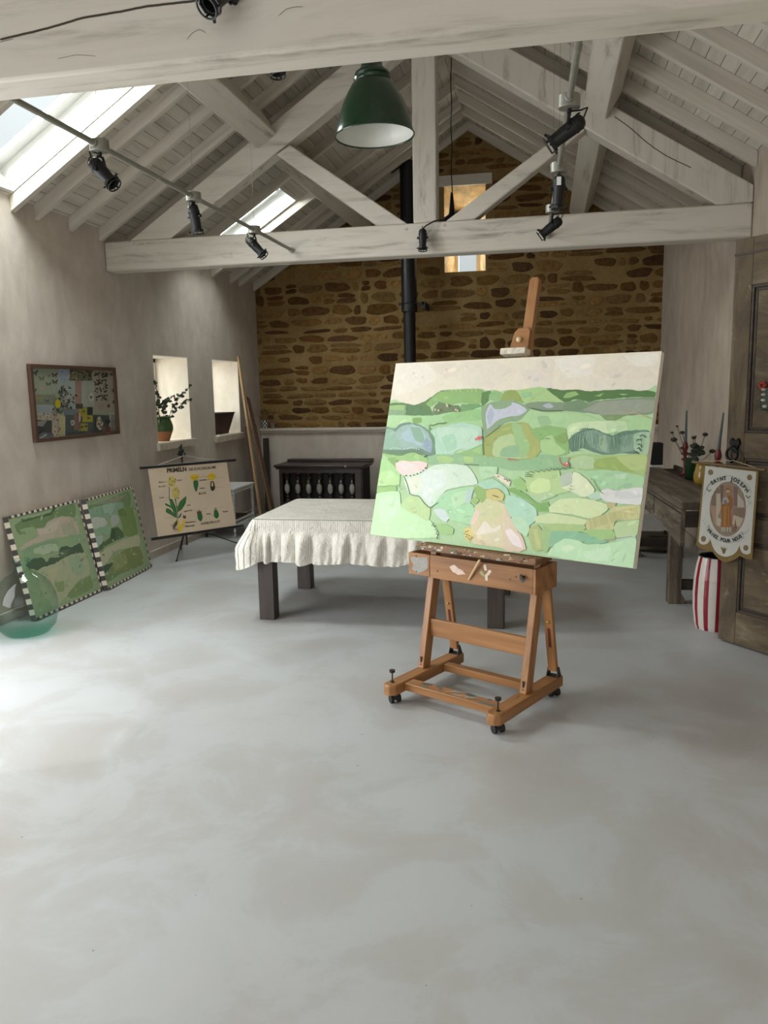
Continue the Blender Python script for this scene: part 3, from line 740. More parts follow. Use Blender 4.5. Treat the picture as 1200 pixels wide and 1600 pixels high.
for c_, t_ in (((232, 224, 205), 'A 250,150 480,140 560,260 420,330 230,400'), ((223, 212, 190), 'A 540,150 700,130 740,200 640,260 560,200'), ((224, 214, 192), 'A 750,140 1000,120 1180,200 1000,330 780,310'),
               ((224, 213, 191), 'B 180,120 330,110 320,240 240,260'), ((232, 225, 208), 'B 330,110 640,80 620,220 450,250'), ((226, 214, 194), 'B 700,200 1000,150 1130,240 1050,260 760,260'),
               ((223, 217, 195), 'B 560,290 900,270 1120,290 1110,350 700,345'), ((234, 227, 210), 'B 880,80 1140,60 1130,150 980,160'), ((223, 212, 194), 'B 60,190 220,200 330,330 150,320')):
    pp(c_, t_, .004)
pp((170, 208, 150), 'A 180,455 300,447 385,465 460,440 530,395 610,350 700,340 800,335 890,335 960,350 1010,345 1060,360 1120,345 B 40,345 120,340 200,325 270,335 400,350 520,345 600,358 750,348 850,350 900,345 1000,355 1060,348 1150,370 D 1090,1000 900,1040 C 0,760 A 60,1200', .0016, False)
LAND = [((96, 132, 72), 'A 180,455 300,447 385,465 460,440 530,395 600,352 660,350 560,400 500,440 520,500 540,545 430,548 180,545'),
((150, 190, 118), 'A 185,470 320,465 315,540 180,500'), ((132, 166, 122), 'A 180,500 310,510 310,545 175,548'), ((86, 128, 76), 'A 325,470 440,470 520,520 500,545 340,545'),
((136, 180, 100), 'A 480,455 560,380 620,352 900,338 940,370 915,440 880,465 760,450 640,470 570,445 520,480'),
((102, 126, 78), 'A 535,490 580,440 660,465 740,470 750,520 680,520 600,545 540,540'), ((110, 160, 92), 'A 755,460 900,460 925,480 830,512 750,530'),
((90, 135, 68), 'A 915,370 985,355 970,430 915,475'), ((142, 186, 112), 'A 972,385 1010,347 1060,362 1110,400 1090,440 1030,435 970,420'),
((146, 166, 78), 'A 1095,362 1150,348 B 60,360 115,430 90,450 0,425 A 1120,445 1060,432'), ((166, 202, 126), 'B 35,352 200,325 270,338 410,440 110,447 60,380'), ((140, 190, 130), 'B 70,380 150,360 160,395 90,410'),
((78, 122, 56), 'B 265,333 400,349 520,344 600,358 750,348 900,344 1000,354 1060,347 1140,372 1120,405 960,402 800,415 700,420 600,440 500,420 405,442'),
((142, 182, 102), 'B 400,412 430,370 500,360 522,385 460,405'), ((138, 178, 98), 'B 645,395 720,370 690,402'), ((150, 186, 110), 'B 840,375 912,385 870,392'),
((126, 146, 114), 'B 100,455 200,440 400,442 600,440 800,418 1125,405 1105,530 1000,540 900,552 820,582 740,585 680,540 540,522 400,512 250,515 140,492'),
((112, 142, 100), 'B 420,450 540,420 600,470 540,510 400,500'), ((146, 156, 132), 'B 560,500 700,440 900,425 1118,430 1100,512 900,540 740,560 640,520'), ((122, 150, 90), 'B 700,545 800,540 900,545 820,580 740,582'),
((168, 178, 182), 'B 238,468 290,450 328,478 280,492'),
((160, 205, 142), 'A 172,547 430,547 540,547 680,520 750,530 830,510 910,480 930,560 910,640 760,600 500,645 440,610 230,640 160,632'), ((172, 212, 150), 'A 190,550 360,552 380,600 240,630 165,628'),
((146, 196, 122), 'A 600,560 680,530 900,500 920,580 760,592 640,602'), ((126, 166, 88), 'A 372,570 440,560 448,600 385,612'),
((108, 140, 118), 'A 158,640 235,650 280,610 350,600 430,618 500,660 540,750 548,850 500,865 420,835 280,862 132,822'),
((142, 178, 152), 'A 158,655 230,662 280,760 290,812 140,806'), ((150, 180, 166), 'A 232,685 290,630 370,614 450,640 500,690 528,770 520,835 440,803 380,806 300,812 280,760'),
((162, 188, 192), 'A 290,690 380,622 450,660 480,720 440,790 380,760 310,740'), ((132, 172, 142), 'A 360,640 440,650 470,760 400,740'), ((140, 160, 176), 'A 480,720 530,780 512,842 460,790'),
((100, 136, 96), 'A 138,815 290,818 420,818 500,862 400,845 280,866 130,838'), ((110, 152, 92), 'A 500,620 545,690 570,770 545,860 540,750 500,660'),
((170, 210, 180), 'A 515,665 620,640 760,600 910,640 928,760 850,832 730,800 690,862 560,852 548,720'), ((182, 216, 187), 'A 560,650 720,640 880,660 880,790 740,812 640,832'), ((162, 206, 172), 'A 600,720 700,690 720,800 640,830'),
((142, 186, 116), 'A 695,852 800,820 928,768 922,872 820,862'), ((156, 200, 120), 'A 840,820 910,790 905,850'),
((134, 164, 120), 'A 915,485 1010,440 B 0,425 60,448 148,500 100,562 40,592 A 1200,592 1100,602 950,715 925,640'),
((188, 192, 202), 'A 945,535 980,458 1020,500 1100,490 1150,465 B 0,447 50,455 118,505 60,547 A 1150,552 1110,562 1040,582 960,652'), ((168, 176, 192), 'A 955,560 985,480 1015,540 980,630'),
((166, 206, 142), 'B 145,502 250,515 400,520 540,532 640,562 740,602 820,592 900,547 1100,572 1092,680 900,672 780,692 640,662 500,672 430,642 150,652 60,602'), ((148, 188, 132), 'B 200,560 280,550 310,610 230,640'),
((198, 222, 168), 'B 435,645 470,610 620,590 800,590 835,640 720,702 600,662 500,682 425,745'), ((186, 214, 160), 'B 740,600 880,590 900,660 760,680'),
((94, 130, 106), 'B 432,755 480,700 560,655 640,650 780,702 880,668 1080,668 1055,845 850,842 740,855 640,835 560,802 465,828'), ((124, 156, 132), 'B 560,682 640,660 800,722 960,690 950,822 740,842 620,792'),
((146, 176, 140), 'B 680,720 740,700 740,830 690,800'), ((104, 140, 112), 'B 780,720 840,700 850,830 760,840'), ((160, 192, 152), 'B 955,692 1080,680 1060,852 960,822'),
((156, 172, 86), 'A 925,725 1050,640 1120,608 1170,605 B 70,600 130,608 222,760 222,832 150,892 A 1010,872 938,862'), ((176, 200, 136), 'A 1008,765 1060,710 1140,690 B 0,690 60,742 130,802 120,882 A 1010,867'),
((152, 192, 122), 'B 0,612 80,620 142,720 125,862 55,872 15,700'), ((166, 176, 92), 'B 78,612 130,608 160,690 222,760 222,832 150,892 118,862 150,790 88,680'), ((140, 182, 132), 'A 1080,800 1200,780 1200,872 1060,868'),
((136, 182, 102), 'B 148,658 280,628 420,650 442,750 442,842 360,862 230,832 222,760'), ((166, 206, 132), 'B 228,732 320,700 340,760 425,832 350,862 238,832'), ((130, 166, 82), 'B 328,722 425,680 442,742 400,772'),
((142, 186, 132), 'A 495,885 560,852 700,852 860,865 1010,872 B 0,890 150,890 230,850 360,872 440,872 450,962 300,962 0,972 A 1000,947 780,932 560,932 485,922'),
((166, 202, 122), 'A 560,872 620,860 700,882 680,912 600,917'), ((170, 204, 120), 'A 775,870 850,872 852,912 790,912'), ((162, 192, 112), 'B 448,872 560,850 740,862 1055,850 1035,1020 900,992 740,972 520,972'),
((172, 202, 146), 'B 450,900 540,860 640,880 640,960 500,960'), ((150, 176, 86), 'B 640,922 700,882 830,870 925,962 962,992 740,972 640,962'), ((176, 196, 116), 'B 818,870 1052,860 1038,962 930,972'),
((162, 206, 152), 'B 555,982 740,972 900,992 1035,1030 1018,1112 850,1132 700,1112 648,1062'), ((180, 214, 170), 'B 800,1010 900,1000 890,1040 820,1040'),
((152, 196, 116), 'A 132,842 280,862 380,835 492,882 490,922 300,902 200,882'), ((136, 176, 100), 'A 180,880 250,880 260,950 210,930'), ((166, 216, 136), 'A 122,885 190,902 240,952 280,1002 260,1092 88,1102 105,980'),
((182, 222, 146), 'C 100,262 200,220 260,272 270,342 92,352'), ((238, 208, 198), 'C 242,172 290,148 350,155 420,153 492,170 480,215 430,245 370,265 300,266 252,222'), ((230, 214, 206), 'C 270,180 330,165 420,200 330,240'), ((150, 196, 112), 'C 90,357 250,345 240,402 95,408'), ((190, 230, 172), 'C 84,412 270,392 290,502 400,562 520,622 562,752 20,735 60,560'), ((198, 236, 186), 'C 120,450 260,430 270,560 130,640'),
((186, 216, 146), 'C 280,492 360,420 440,430 512,512 502,622 420,582 330,542'), ((206, 226, 200), 'C 308,278 480,220 560,180 660,175 800,190 860,262 882,332 760,352 640,382 560,472 512,514 430,432 350,402'),
((216, 228, 216), 'C 440,242 620,222 640,332 540,402 520,482 450,422'), ((222, 228, 200), 'C 330,300 430,260 450,380 370,400'), ((166, 216, 162), 'C 538,502 640,390 860,352 820,462 862,522 830,642 640,602'), ((182, 222, 170), 'C 680,420 800,380 790,470 700,520'),
((198, 216, 206), 'C 538,532 620,530 662,592 640,632 580,592'), ((156, 202, 122), 'C 578,642 640,650 702,682 692,722 590,722'), ((182, 206, 196), 'C 800,390 850,370 830,470 790,480'),
((216, 202, 156), 'C 815,765 840,620 880,500 960,450 1050,470 1110,500 1140,622 D 20,520 60,640 130,860 C 1000,820 860,800'), ((206, 206, 150), 'C 858,522 950,440 1040,480 1080,562 960,642 900,622'), ((216, 206, 166), 'C 900,680 1000,640 1080,700 1060,800 940,790'),
((228, 202, 182), 'C 825,645 870,530 900,562 860,645'), ((228, 214, 208), 'C 1088,642 1130,640 1190,722 1190,832 1110,762'), ((228, 218, 196), 'C 940,620 1000,680 1070,650 1060,690 990,710 870,730'),
((206, 192, 112), 'C 948,382 1040,370 1090,412 1080,462 1010,462 948,432'), ((146, 182, 96), 'C 858,372 900,335 952,372 950,442 920,482 880,432'), ((156, 190, 108), 'C 828,462 870,430 900,462 860,492'), ((226, 206, 112), 'C 778,692 820,668 852,742 820,782 788,762'),
((166, 210, 176), 'C 880,332 1000,290 1110,362 1130,422 1050,362 950,372'), ((178, 216, 166), 'C 900,200 1040,200 1020,270 920,290'), ((228, 216, 190), 'C 1010,262 1060,262 1145,312 1130,350'),
((170, 214, 182), 'D 15,422 120,442 242,522 242,602 190,655 60,602 0,502'), ((182, 218, 176), 'D 40,600 120,590 190,660 170,740 100,700'),
((216, 196, 166), 'D 0,520 40,602 100,702 165,842 0,850'), ((232, 217, 212), 'D 0,702 40,680 100,742 152,835 60,802'), ((224, 190, 170), 'D 100,680 140,760 165,845 140,840'),
((126, 176, 90), 'D 22,382 60,358 160,412 250,482 332,470 348,542 250,542 200,472 100,422'), ((150, 196, 112), 'D 58,312 110,280 160,322 162,392 88,372'),
((180, 210, 136), 'D 168,252 300,222 422,230 442,342 502,392 350,422 250,442 170,372'), ((202, 226, 152), 'D 198,332 260,285 342,300 352,372 280,412 200,392'), ((176, 206, 150), 'D 230,420 340,390 400,420 280,470'),
((182, 196, 172), 'D 428,272 520,240 532,342 450,362'), ((216, 226, 182), 'D 528,240 580,250 652,312 702,372 692,412 620,437 540,402 440,362 520,332'),
((176, 210, 176), 'D 640,430 740,380 760,440 700,460'), ((214, 214, 208), 'D 742,392 800,370 860,385 930,375 1075,360 1060,492 960,492 800,472 748,442'), ((204, 204, 202), 'D 850,400 960,390 1050,440 900,450'),
((184, 178, 122), 'D 788,482 870,480 850,522 798,522'), ((206, 222, 162), 'D 342,512 430,450 560,440 700,460 792,492 802,532 740,582 660,602 540,572 348,552'), ((200, 216, 156), 'D 228,592 350,560 560,592 642,612 622,652 450,652 238,632'),
((196, 196, 132), 'D 638,622 800,560 850,510 1050,500 1045,602 860,622 840,702 640,692'), ((206, 204, 140), 'D 870,520 1040,505 1030,590 880,600'), ((166, 196, 122), 'D 300,642 620,652 602,702 400,702 328,722'),
((130, 186, 142), 'D 338,742 380,700 560,705 700,742 802,782 740,802 640,792 500,762 400,802 338,832'), ((156, 196, 116), 'D 598,692 840,690 862,762 760,772 640,722'), ((180, 206, 146), 'D 858,642 1048,612 1030,732 870,752'),
((172, 212, 170), 'D 860,760 1025,730 1020,780 900,790'), ((182, 222, 172), 'D 325,885 390,802 470,760 560,772 640,802 800,800 1025,760 1005,1000 330,890'), ((202, 228, 182), 'D 438,832 500,800 552,832 480,862'), ((194, 228, 184), 'D 600,860 720,850 820,820 800,930 640,920'),
((170, 186, 112), 'D 188,682 250,650 290,702 302,842 220,852 188,762'), ((156, 190, 122), 'D 288,662 360,702 332,862 300,862'), ((186, 196, 126), 'D 220,690 250,680 280,830 250,835')]
for c_, t_ in LAND: pp(c_, t_)
# broken brushwork inside the fields
rp = random.Random(5)
for i in range(0):
    a = rp.uniform(.03, CW-.06); b = rp.uniform(.02, CH*.70); w = rp.uniform(.012, .05); h = rp.uniform(.003, .010); an = rp.gauss(0, .5)
    base = rp.choice([(176, 216, 160), (150, 196, 126), (192, 222, 172), (166, 204, 140), (136, 180, 116)]) if b < CH*.5 else rp.choice([(140, 178, 120), (120, 156, 104), (156, 194, 132)])
    ca, sa = math.cos(an), math.sin(an); q = [(a+x*ca-y*sa, b+x*sa+y*ca) for x, y in ((0, 0), (w*.3, h), (w, h*.6), (w*.9, -h*.3), (w*.4, -h))]
    paint(m, PL, q, sage(base), .0008, .008, dh=.000006, margin=.001, g=PG)
for c_, w_, t_ in (((66, 84, 56), .0035, 'C 310,272 335,330 360,412 430,430 470,482 515,516 580,475'), ((84, 104, 80), .004, 'A 920,640 925,740 930,860'), ((80, 100, 78), .003, 'A 945,720 1050,640 1060,620'),
                   ((200, 86, 76), .004, 'A 1120,890 1150,890 1190,895'), ((198, 84, 74), .005, 'A 1125,880 1140,900'), ((190, 110, 84), .004, 'B 372,870 385,920 425,945 455,872'), ((190, 100, 80), .003, 'B 0,890 60,900'),
                   ((62, 76, 48), .003, 'C 780,180 830,182 900,186'), ((90, 80, 46), .006, 'C 1003,420 1050,436'), ((84, 112, 66), .004, 'A 318,470 315,540'), ((196, 172, 120), .003, 'B 880,540 960,525 1080,572'),
                   ((160, 140, 140), .003, 'D 760,770 860,760 1000,740'), ((120, 150, 90), .004, 'B 640,1050 680,1130 720,1160'), ((86, 116, 84), .004, 'B 470,825 540,822'), ((70, 92, 62), .0045, 'B 150,492 250,514 400,511')):
    stroke(m, PL, pz(t_), w_, c_, margin=.0006)
for x0, y0, x1, y1 in ((1000, 700, 1050, 720), (975, 735, 1020, 740), (985, 770, 1020, 800), (980, 800, 1015, 830), (960, 830, 995, 850)): stroke(m, PL, pz('B %d,%d %d,%d %d,%d' % (x0, y0+8, (x0+x1)//2, y0, x1, y1)), .005, (44, 62, 52))
for i in range(34):
    x = 470+i*17; stroke(m, PL, pz('B %d,%d %d,%d' % (x, 690+rp.uniform(-20, 25), x+rp.uniform(-14, 14), 800+rp.uniform(-30, 15))), .003, rp.choice([(108, 144, 116), (136, 168, 140), (84, 118, 98), (156, 186, 152)]))
for i in range(46):
    x = 645+i*8.4; stroke(m, PL, pz('D %d,%d %d,%d' % (x, 600-(i*2.0), x+18, 685-i*2.4)), .0018, rp.choice([(212, 208, 156), (176, 176, 110)]))
for i in range(9): stroke(m, PL, pz('A %d,%d %d,%d' % (625+i*31, 350-i, 628+i*31, 366)), .004, rp.choice([(206, 206, 160), (92, 116, 70)]))
def dots(q, pts, r, col):
    for x, y in pts: dot(m, PL, pz('%s %f,%f' % (q, x, y))[0], r, col)
DK = (52, 72, 46)
dots('C', [(330, 268), (362, 269), (390, 263), (417, 254), (444, 243), (463, 229), (480, 209)], .0042, DK)
dots('C', [(485, 115), (478, 120)], .005, DK)
dots('A', [(520+i*13, 626-i*2.3+3*math.sin(i)) for i in range(10)], .004, DK)
dots('C', [(105+i*13, 355-3*math.sin(i*1.1)-i) for i in range(13)], .0026, (92, 130, 78))
dots('C', [(280, 360), (290, 375), (275, 352), (300, 368), (292, 350)], .0026, (84, 110, 74))
dots('C', [(545, 640), (535, 655), (550, 665), (560, 660), (560, 690), (570, 705), (567, 720), (577, 730), (572, 750), (575, 760)], .0034, DK)
dots('C', [(795, 705), (812, 700), (785, 722), (805, 728), (822, 738), (800, 745), (818, 760), (838, 758), (830, 770), (845, 748)], .003, (60, 62, 40))
dots('C', [(1048, 275), (1100, 295), (1115, 300), (1125, 310), (1140, 305)], .0035, (48, 52, 44))
dots('D', [(170+i*14, 245-i*1.6+7*math.sin(i*2.1)) for i in range(26)], .0034, (74, 112, 74))
dots('D', [(165+(i % 5)*12, 262+(i//5)*14) for i in range(10)], .003, (74, 112, 74))
dots('D', [(520, 350), (510, 372), (525, 378), (680, 295)], .003, (120, 140, 96))
dots('B', [(240, 735), (258, 728), (275, 728), (292, 732)], .003, (66, 92, 60))
dots('A', [(215+i*18, 808-6*math.sin(i*.9)) for i in range(13)], .0036, (196, 212, 206))
dots('A', [(560, 505), (585, 510), (650, 468), (655, 478), (720, 505), (735, 512)], .006, (206, 178, 156))
dots('A', [(900, 725)], .010, (208, 92, 84)); dots('A', [(880, 735), (915, 720)], .007, (206, 100, 92)); dots('B', [(440, 935), (430, 925)], .008, (206, 104, 92)); dots('B', [(437, 922)], .004, (240, 232, 220))
dots('B', [(540+i*14, 662-10*math.sin(i*.5)) for i in range(6)], .003, (50, 76, 58))
M_ART = attr_paint('oil_paint', .6, .07, 26, .22)
link('painted_surface', m, M_ART, pt, tri=True, smooth=0)
# ================================================================== TABLE AND CLOTH
M_DARKW = wood('dark_stained_oak', (44, 36, 32), (62, 52, 46), (78, 68, 60), .5, 1.5, 20, .1)
tb = thing('dining_table', 'dark wooden table with square legs under a ruffled striped cloth', 'table', (-1.05, 5.32, 0))
TX0, TX1, TYa, TYb, TTZ = -1.85, -.235, 4.86, 5.80, .675
for x in (TX0, TX1-.105):
    for y in (TYa, TYb-.10):
        m = MB(); m.box((x, y, 0), (x+.105, y+.10, .58), ax=2); link('leg', m, M_DARKW, tb, bevel=.004)
m = MB(); m.box((TX0+.02, TYa+.02, .56), (TX1-.02, TYb-.02, .62)); link('apron', m, M_DARKW, tb)
m = MB(); m.box((TX0, TYa, .62), (TX1, TYb, TTZ)); link('tabletop', m, M_DARKW, tb, bevel=.004)

def cloth_mat():
    t = NT('ticking_stripe_linen'); a = t.n('ShaderNodeAttribute', attribute_name='gp'); sp = t.n('ShaderNodeSeparateXYZ'); t.l(a, 'Vector', sp, 'Vector')
    q = t.math('DIVIDE', (sp, 'X'), .0125); fr = t.math('FRACT', (q, 0)); st = t.ramp(fr, 0, [(.0, (156, 152, 140)), (.16, (156, 152, 140)), (.24, (232, 228, 216)), (.92, (232, 228, 216))])
    n1 = t.noise(t.coord('obj', (1, 1, 1)), 26, 6, .62, 1.2); n2 = t.noise(t.coord('obj'), 5, 5, .6, .8)
    r = t.ramp(n2, 'Fac', [(.35, (.9, .9, .9, 1)), (.65, (1.04, 1.04, 1.04, 1))]); x = t.mix(1, (st, 'Color'), (r, 'Color'), 'MULTIPLY')
    ad = t.math('ADD', (n1, 'Fac'), (n2, 'Fac')); t.bsdf((x, 2), .9, spec=.15, bump=(ad, 0), bstr=.75, bdist=.02); return t.m
M_CLOTH = cloth_mat()
m = MB(); g = .006
x0, x1, y0, y1 = TX0-.012, TX1+.012, TYa-.012, TYb+.012; zt0 = TTZ+.008
# perimeter loop
rr = .03; loop = []
def arc(cx, cy, a0):
    for i in range(7):
        a = a0+math.pi/2*i/6; loop.append((cx+rr*math.cos(a), cy+rr*math.sin(a), math.cos(a), math.sin(a)))
def line(a, b, nx, ny):
    n = int(math.hypot(b[0]-a[0], b[1]-a[1])/.008)
    for i in range(1, n): t = i/n; loop.append((a[0]+(b[0]-a[0])*t, a[1]+(b[1]-a[1])*t, nx, ny))
arc(x0+rr, y0+rr, math.pi); line((x0+rr, y0), (x1-rr, y0), 0, -1); arc(x1-rr, y0+rr, -math.pi/2); line((x1, y0+rr), (x1, y1-rr), 1, 0)
arc(x1-rr, y1-rr, 0); line((x1-rr, y1), (x0+rr, y1), 0, 1); arc(x0+rr, y1-rr, math.pi/2); line((x0, y1-rr), (x0, y0+rr), -1, 0)
N = len(loop); acc = [0.0]
for i in range(1, N): acc.append(acc[-1]+math.hypot(loop[i][0]-loop[i-1][0], loop[i][1]-loop[i-1][1]))
rc = random.Random(3)
# irregular gathers: random fold centres along the hem
folds = []; s_ = 0
while s_ < acc[-1]:
    folds.append((s_, rc.uniform(.4, 1.0), rc.uniform(.6, 1.0))); s_ += rc.uniform(.045, .15)
def fold(s):
    best = 0
    for i in range(len(folds)-1):
        a, A, _ = folds[i]; b = folds[i+1][0]
        if a <= s < b:
            t = (s-a)/(b-a); return A*math.sin(math.pi*t)**.8, t
    return 0, 0
def wob(s, k, ph): return math.sin(s*k+ph)*.5+math.sin(s*k*2.3+ph*1.7)*.3+math.sin(s*k*4.1+ph*.6)*.2
def lf(left, d): return left*.115*min(1.0, d/.17)**.9
rows = []
LV = [(0, 'top'), (.004, 'e'), (.012, 'b'), (.035, 'b'), (.062, 'b'), (.078, 's'), (.09, 'r'), (.102, 'r'), (.115, 'r'), (.13, 'r'), (.15, 'r'), (.17, 'r'), (.19, 'r'), (.21, 'r'), (.23, 'r'), (.248, 'r'), (.262, 'r'), (.275, 'r'), (.285, 'r')]
for d, kind in LV:
    row = []
    for i, (x, y, nx, ny) in enumerate(loop):
        s = acc[i]; left = max(0.0, -nx); f, t = fold(s)
        if kind == 'top': o, z = 0, zt0+.001
        elif kind == 'e': o, z = .004, zt0-.003
        elif kind == 'b': o, z = .006+.003*wob(s, 9, d*40)+lf(left, d), zt0-d
        elif kind == 's': o, z = .004+lf(left, d)+.002*wob(s, 30, 1), zt0-d
        else:
            u = (d-.078)/.207; corner = 1.0 if (abs(nx) > .05 and abs(ny) > .05) else 0
            amp = .062*min(1, u*2.6)*(1-.15*u); o = .004+f*amp+.008*wob(s, 22, d*9)*u+lf(left, d)+.012*u+.011*math.sin(s*70+2.2*math.sin(s*9)+d*14)*u*(1-.45*u)+.006*math.sin(s*140+d*60)*math.sin(d*38+s*7)*u
            z = zt0-d-(.012*wob(s, 14, 2)+.01*(f-.5))*u*u-left*.055*u
        row.append((V((x+nx*o, y+ny*o, z)), V((s*1.35 if kind == 'r' else s, d, 0))))
    rows.append(row)
vs = []; gp = []
for row in rows:
    for p, q in row: vs.append(p); gp.append(q)
fs = [(j*N+i, (j+1)*N+i, (j+1)*N+(i+1) % N, j*N+(i+1) % N) for j in range(len(rows)-1) for i in range(N)]
m.add(vs, fs, 0, gp)
# slightly puckered top built as a grid inside the loop
gx, gy = 70, 44; vs = []; gp = []
for j in range(gy+1):
    for i in range(gx+1):
        x = x0+(x1-x0)*i/gx; y = y0+(y1-y0)*j/gy
        for cx, cy in ((x0+rr, y0+rr), (x1-rr, y0+rr), (x1-rr, y1-rr), (x0+rr, y1-rr)):
            if (x-cx)*(1 if cx > TX0+.5 else -1) > 0 and (y-cy)*(1 if cy > 5.3 else -1) > 0:
                L = math.hypot(x-cx, y-cy)
                if L > rr: x = cx+(x-cx)/L*rr; y = cy+(y-cy)/L*rr
        edge = min(i, gx-i, j, gy-j)
        vs.append(V((x, y, zt0+.001+(0 if edge == 0 else rc.uniform(0, .0045))))); gp.append(V((y, x, 0)))
m.add(vs, [(j*(gx+1)+i, j*(gx+1)+i+1, (j+1)*(gx+1)+i+1, (j+1)*(gx+1)+i) for j in range(gy) for i in range(gx)], 0, gp)
tc = tag(link('tablecloth', m, M_CLOTH, loc=(-1.05, 5.32, zt0), smooth=70), 'off-white ticking striped cloth with a gathered ruffle, draped over the table', 'tablecloth')
m = MB(); pth = []
for i in range(0, N+1):
    x, y, nx, ny = loop[i % N]; pth.append(V((x+nx*.005, y+ny*.005, zt0-.0015)))
m.tube(pth, .0028, 6, caps=False); link('piping', m, simple('grey_seam', (150, 146, 132), .9), tc)

# ================================================================== LEFT WALL: COLLAGE, LEANING CANVASES, DEMIJOHN
M_ARTF = attr_paint('printed_paper', .6, .06, 30, .05)
FRM = wood('walnut_frame', (62, 44, 34), (86, 62, 48), (104, 78, 60), .45, 1.5, 24, .06)
cy0, cy1, cz0, cz1 = 5.012, 6.148, 1.178, 1.727
fr = thing('collage_picture', 'wide framed collage of butterflies and plants hanging on the left wall', 'picture', (XL, 5.58, cz0))
XF = XL+.034; fwid = .028
for nm, lo, hi, ax in (('a', (XL+.002, cy0, cz0), (XF, cy1, cz0+fwid), 1), ('b', (XL+.002, cy0, cz1-fwid), (XF, cy1, cz1), 1), ('c', (XL+.002, cy0, cz0+fwid), (XF, cy0+fwid, cz1-fwid), 2), ('d', (XL+.002, cy1-fwid, cz0+fwid), (XF, cy1, cz1-fwid), 2)):
    m = MB(); m.box(lo, hi, ax=ax); link('frame_rail', m, FRM, fr, bevel=.002)
CP = Plane((XL+.018, cy0+fwid, cz0+fwid), (0, 1, 0), (0, 0, 1), cy1-cy0-2*fwid, cz1-cz0-2*fwid)
m = MB(); m.box((XL+.004, cy0+fwid, cz0+fwid), (XL+.0178, cy1-fwid, cz1-fwid)); link('backing_board', m, simple('backing', (120, 116, 104), .8), fr)
m = MB()
def cq(txt): return [CP.px(30+float(a.split(',')[0])/7.5, 560+float(a.split(',')[1])/7.5) for a in txt.split()]
CG = 1.25
def cpoly(col, txt): paint(m, CP, cq(txt), col, .0008, .03, g=CG, smooth=False)
def crect(col, a, b, c, d): cpoly(col, '%f,%f %f,%f %f,%f %f,%f' % (a, b, c, b+(c-a)*.03, c, d+(c-a)*.0, a, d))
crect((118, 124, 108), 100, 80, 1140, 1000)
for col, a, b, c, d in (((122, 130, 112), 130, 110, 460, 420), ((134, 142, 150), 460, 110, 590, 260), ((92, 92, 70), 585, 118, 855, 262), ((132, 124, 110), 850, 120, 1100, 640), ((128, 138, 132), 450, 260, 660, 600), ((128, 104, 92), 655, 250, 735, 530),
    ((132, 136, 124), 730, 262, 880, 560), ((104, 108, 90), 160, 420, 420, 545), ((142, 146, 142), 165, 545, 390, 660), ((150, 142, 126), 175, 640, 470, 970), ((54, 56, 56), 180, 720, 385, 945), ((146, 142, 110), 455, 665, 545, 940),
    ((92, 100, 104), 525, 590, 690, 680), ((64, 70, 70), 540, 660, 880, 930), ((54, 62, 58), 855, 660, 1060, 900), ((150, 148, 136), 1055, 640, 1120, 880), ((126, 118, 40), 690, 570, 800, 680), ((134, 126, 44), 740, 660, 860, 745), ((130, 124, 50), 690, 760, 800, 850),
    ((104, 84, 72), 640, 640, 720, 840), ((56, 56, 50), 660, 530, 745, 590), ((36, 40, 42), 795, 570, 860, 665), ((92, 84, 74), 970, 800, 1060, 880)): crect(col, a, b, c, d)
rp = random.Random(9)
def blob(x, y, rx, ry, col, k=9, j=.25):
    cpoly(col, ' '.join('%f,%f' % (x+rx*math.cos(6.283*i/k)*(1+rp.uniform(-j, j)), y+ry*math.sin(6.283*i/k)*(1+rp.uniform(-j, j))) for i in range(k)))
def fly(x, y, s, col):
    for k in (-1, 1):
        cpoly(col, '%f,%f %f,%f %f,%f %f,%f' % (x, y-s*.1, x+k*s, y-s*.9, x+k*s*.95, y-s*.1, x+k*s*.2, y+s*.1)); cpoly(col, '%f,%f %f,%f %f,%f %f,%f' % (x, y, x+k*s*.7, y+s*.2, x+k*s*.6, y+s*.9, x+k*s*.1, y+s*.3))
for x, y, s, c in ((175, 170, 42, (40, 48, 66)), (260, 235, 34, (96, 84, 66)), (340, 300, 30, (70, 66, 56)), (178, 370, 26, (40, 40, 36)), (262, 345, 34, (150, 126, 106)), (230, 470, 50, (120, 112, 76)), (325, 500, 24, (56, 64, 60)), (412, 195, 34, (60, 40, 36)), (415, 275, 34, (58, 40, 38)), (345, 205, 18, (84, 84, 60))): fly(x, y, s, c)
for i in range(70): x, y = rp.uniform(880, 1025), rp.uniform(165, 400); blob(x, y, rp.uniform(6, 15), rp.uniform(6, 14), rp.choice([(42, 44, 36), (56, 58, 44), (36, 36, 32)]), 6, .5)
for i in range(26): blob(rp.uniform(890, 1025), rp.uniform(430, 500), rp.uniform(6, 14), rp.uniform(5, 12), (44, 48, 38), 6, .5)
for i in range(50): x = rp.gauss(560, 42); blob(x, rp.uniform(310, 590), rp.uniform(6, 17), rp.uniform(8, 18), rp.choice([(40, 46, 38), (60, 72, 52), (122, 86, 78), (156, 150, 140), (50, 60, 48)]), 7, .5)
for i in range(26): blob(rp.uniform(455, 500), rp.uniform(330, 560), rp.uniform(5, 12), rp.uniform(10, 18), (48, 54, 46), 6, .4)
for i in range(90): blob(rp.uniform(590, 850), rp.uniform(125, 258), rp.uniform(5, 14), rp.uniform(5, 16), rp.choice([(58, 60, 42), (74, 74, 54), (118, 112, 92), (46, 46, 36)]), 6, .5)
for i in range(60): blob(rp.uniform(465, 580), rp.uniform(120, 255), 6, 6, rp.choice([(108, 122, 146), (150, 156, 160), (96, 104, 124)]), 6, .4)
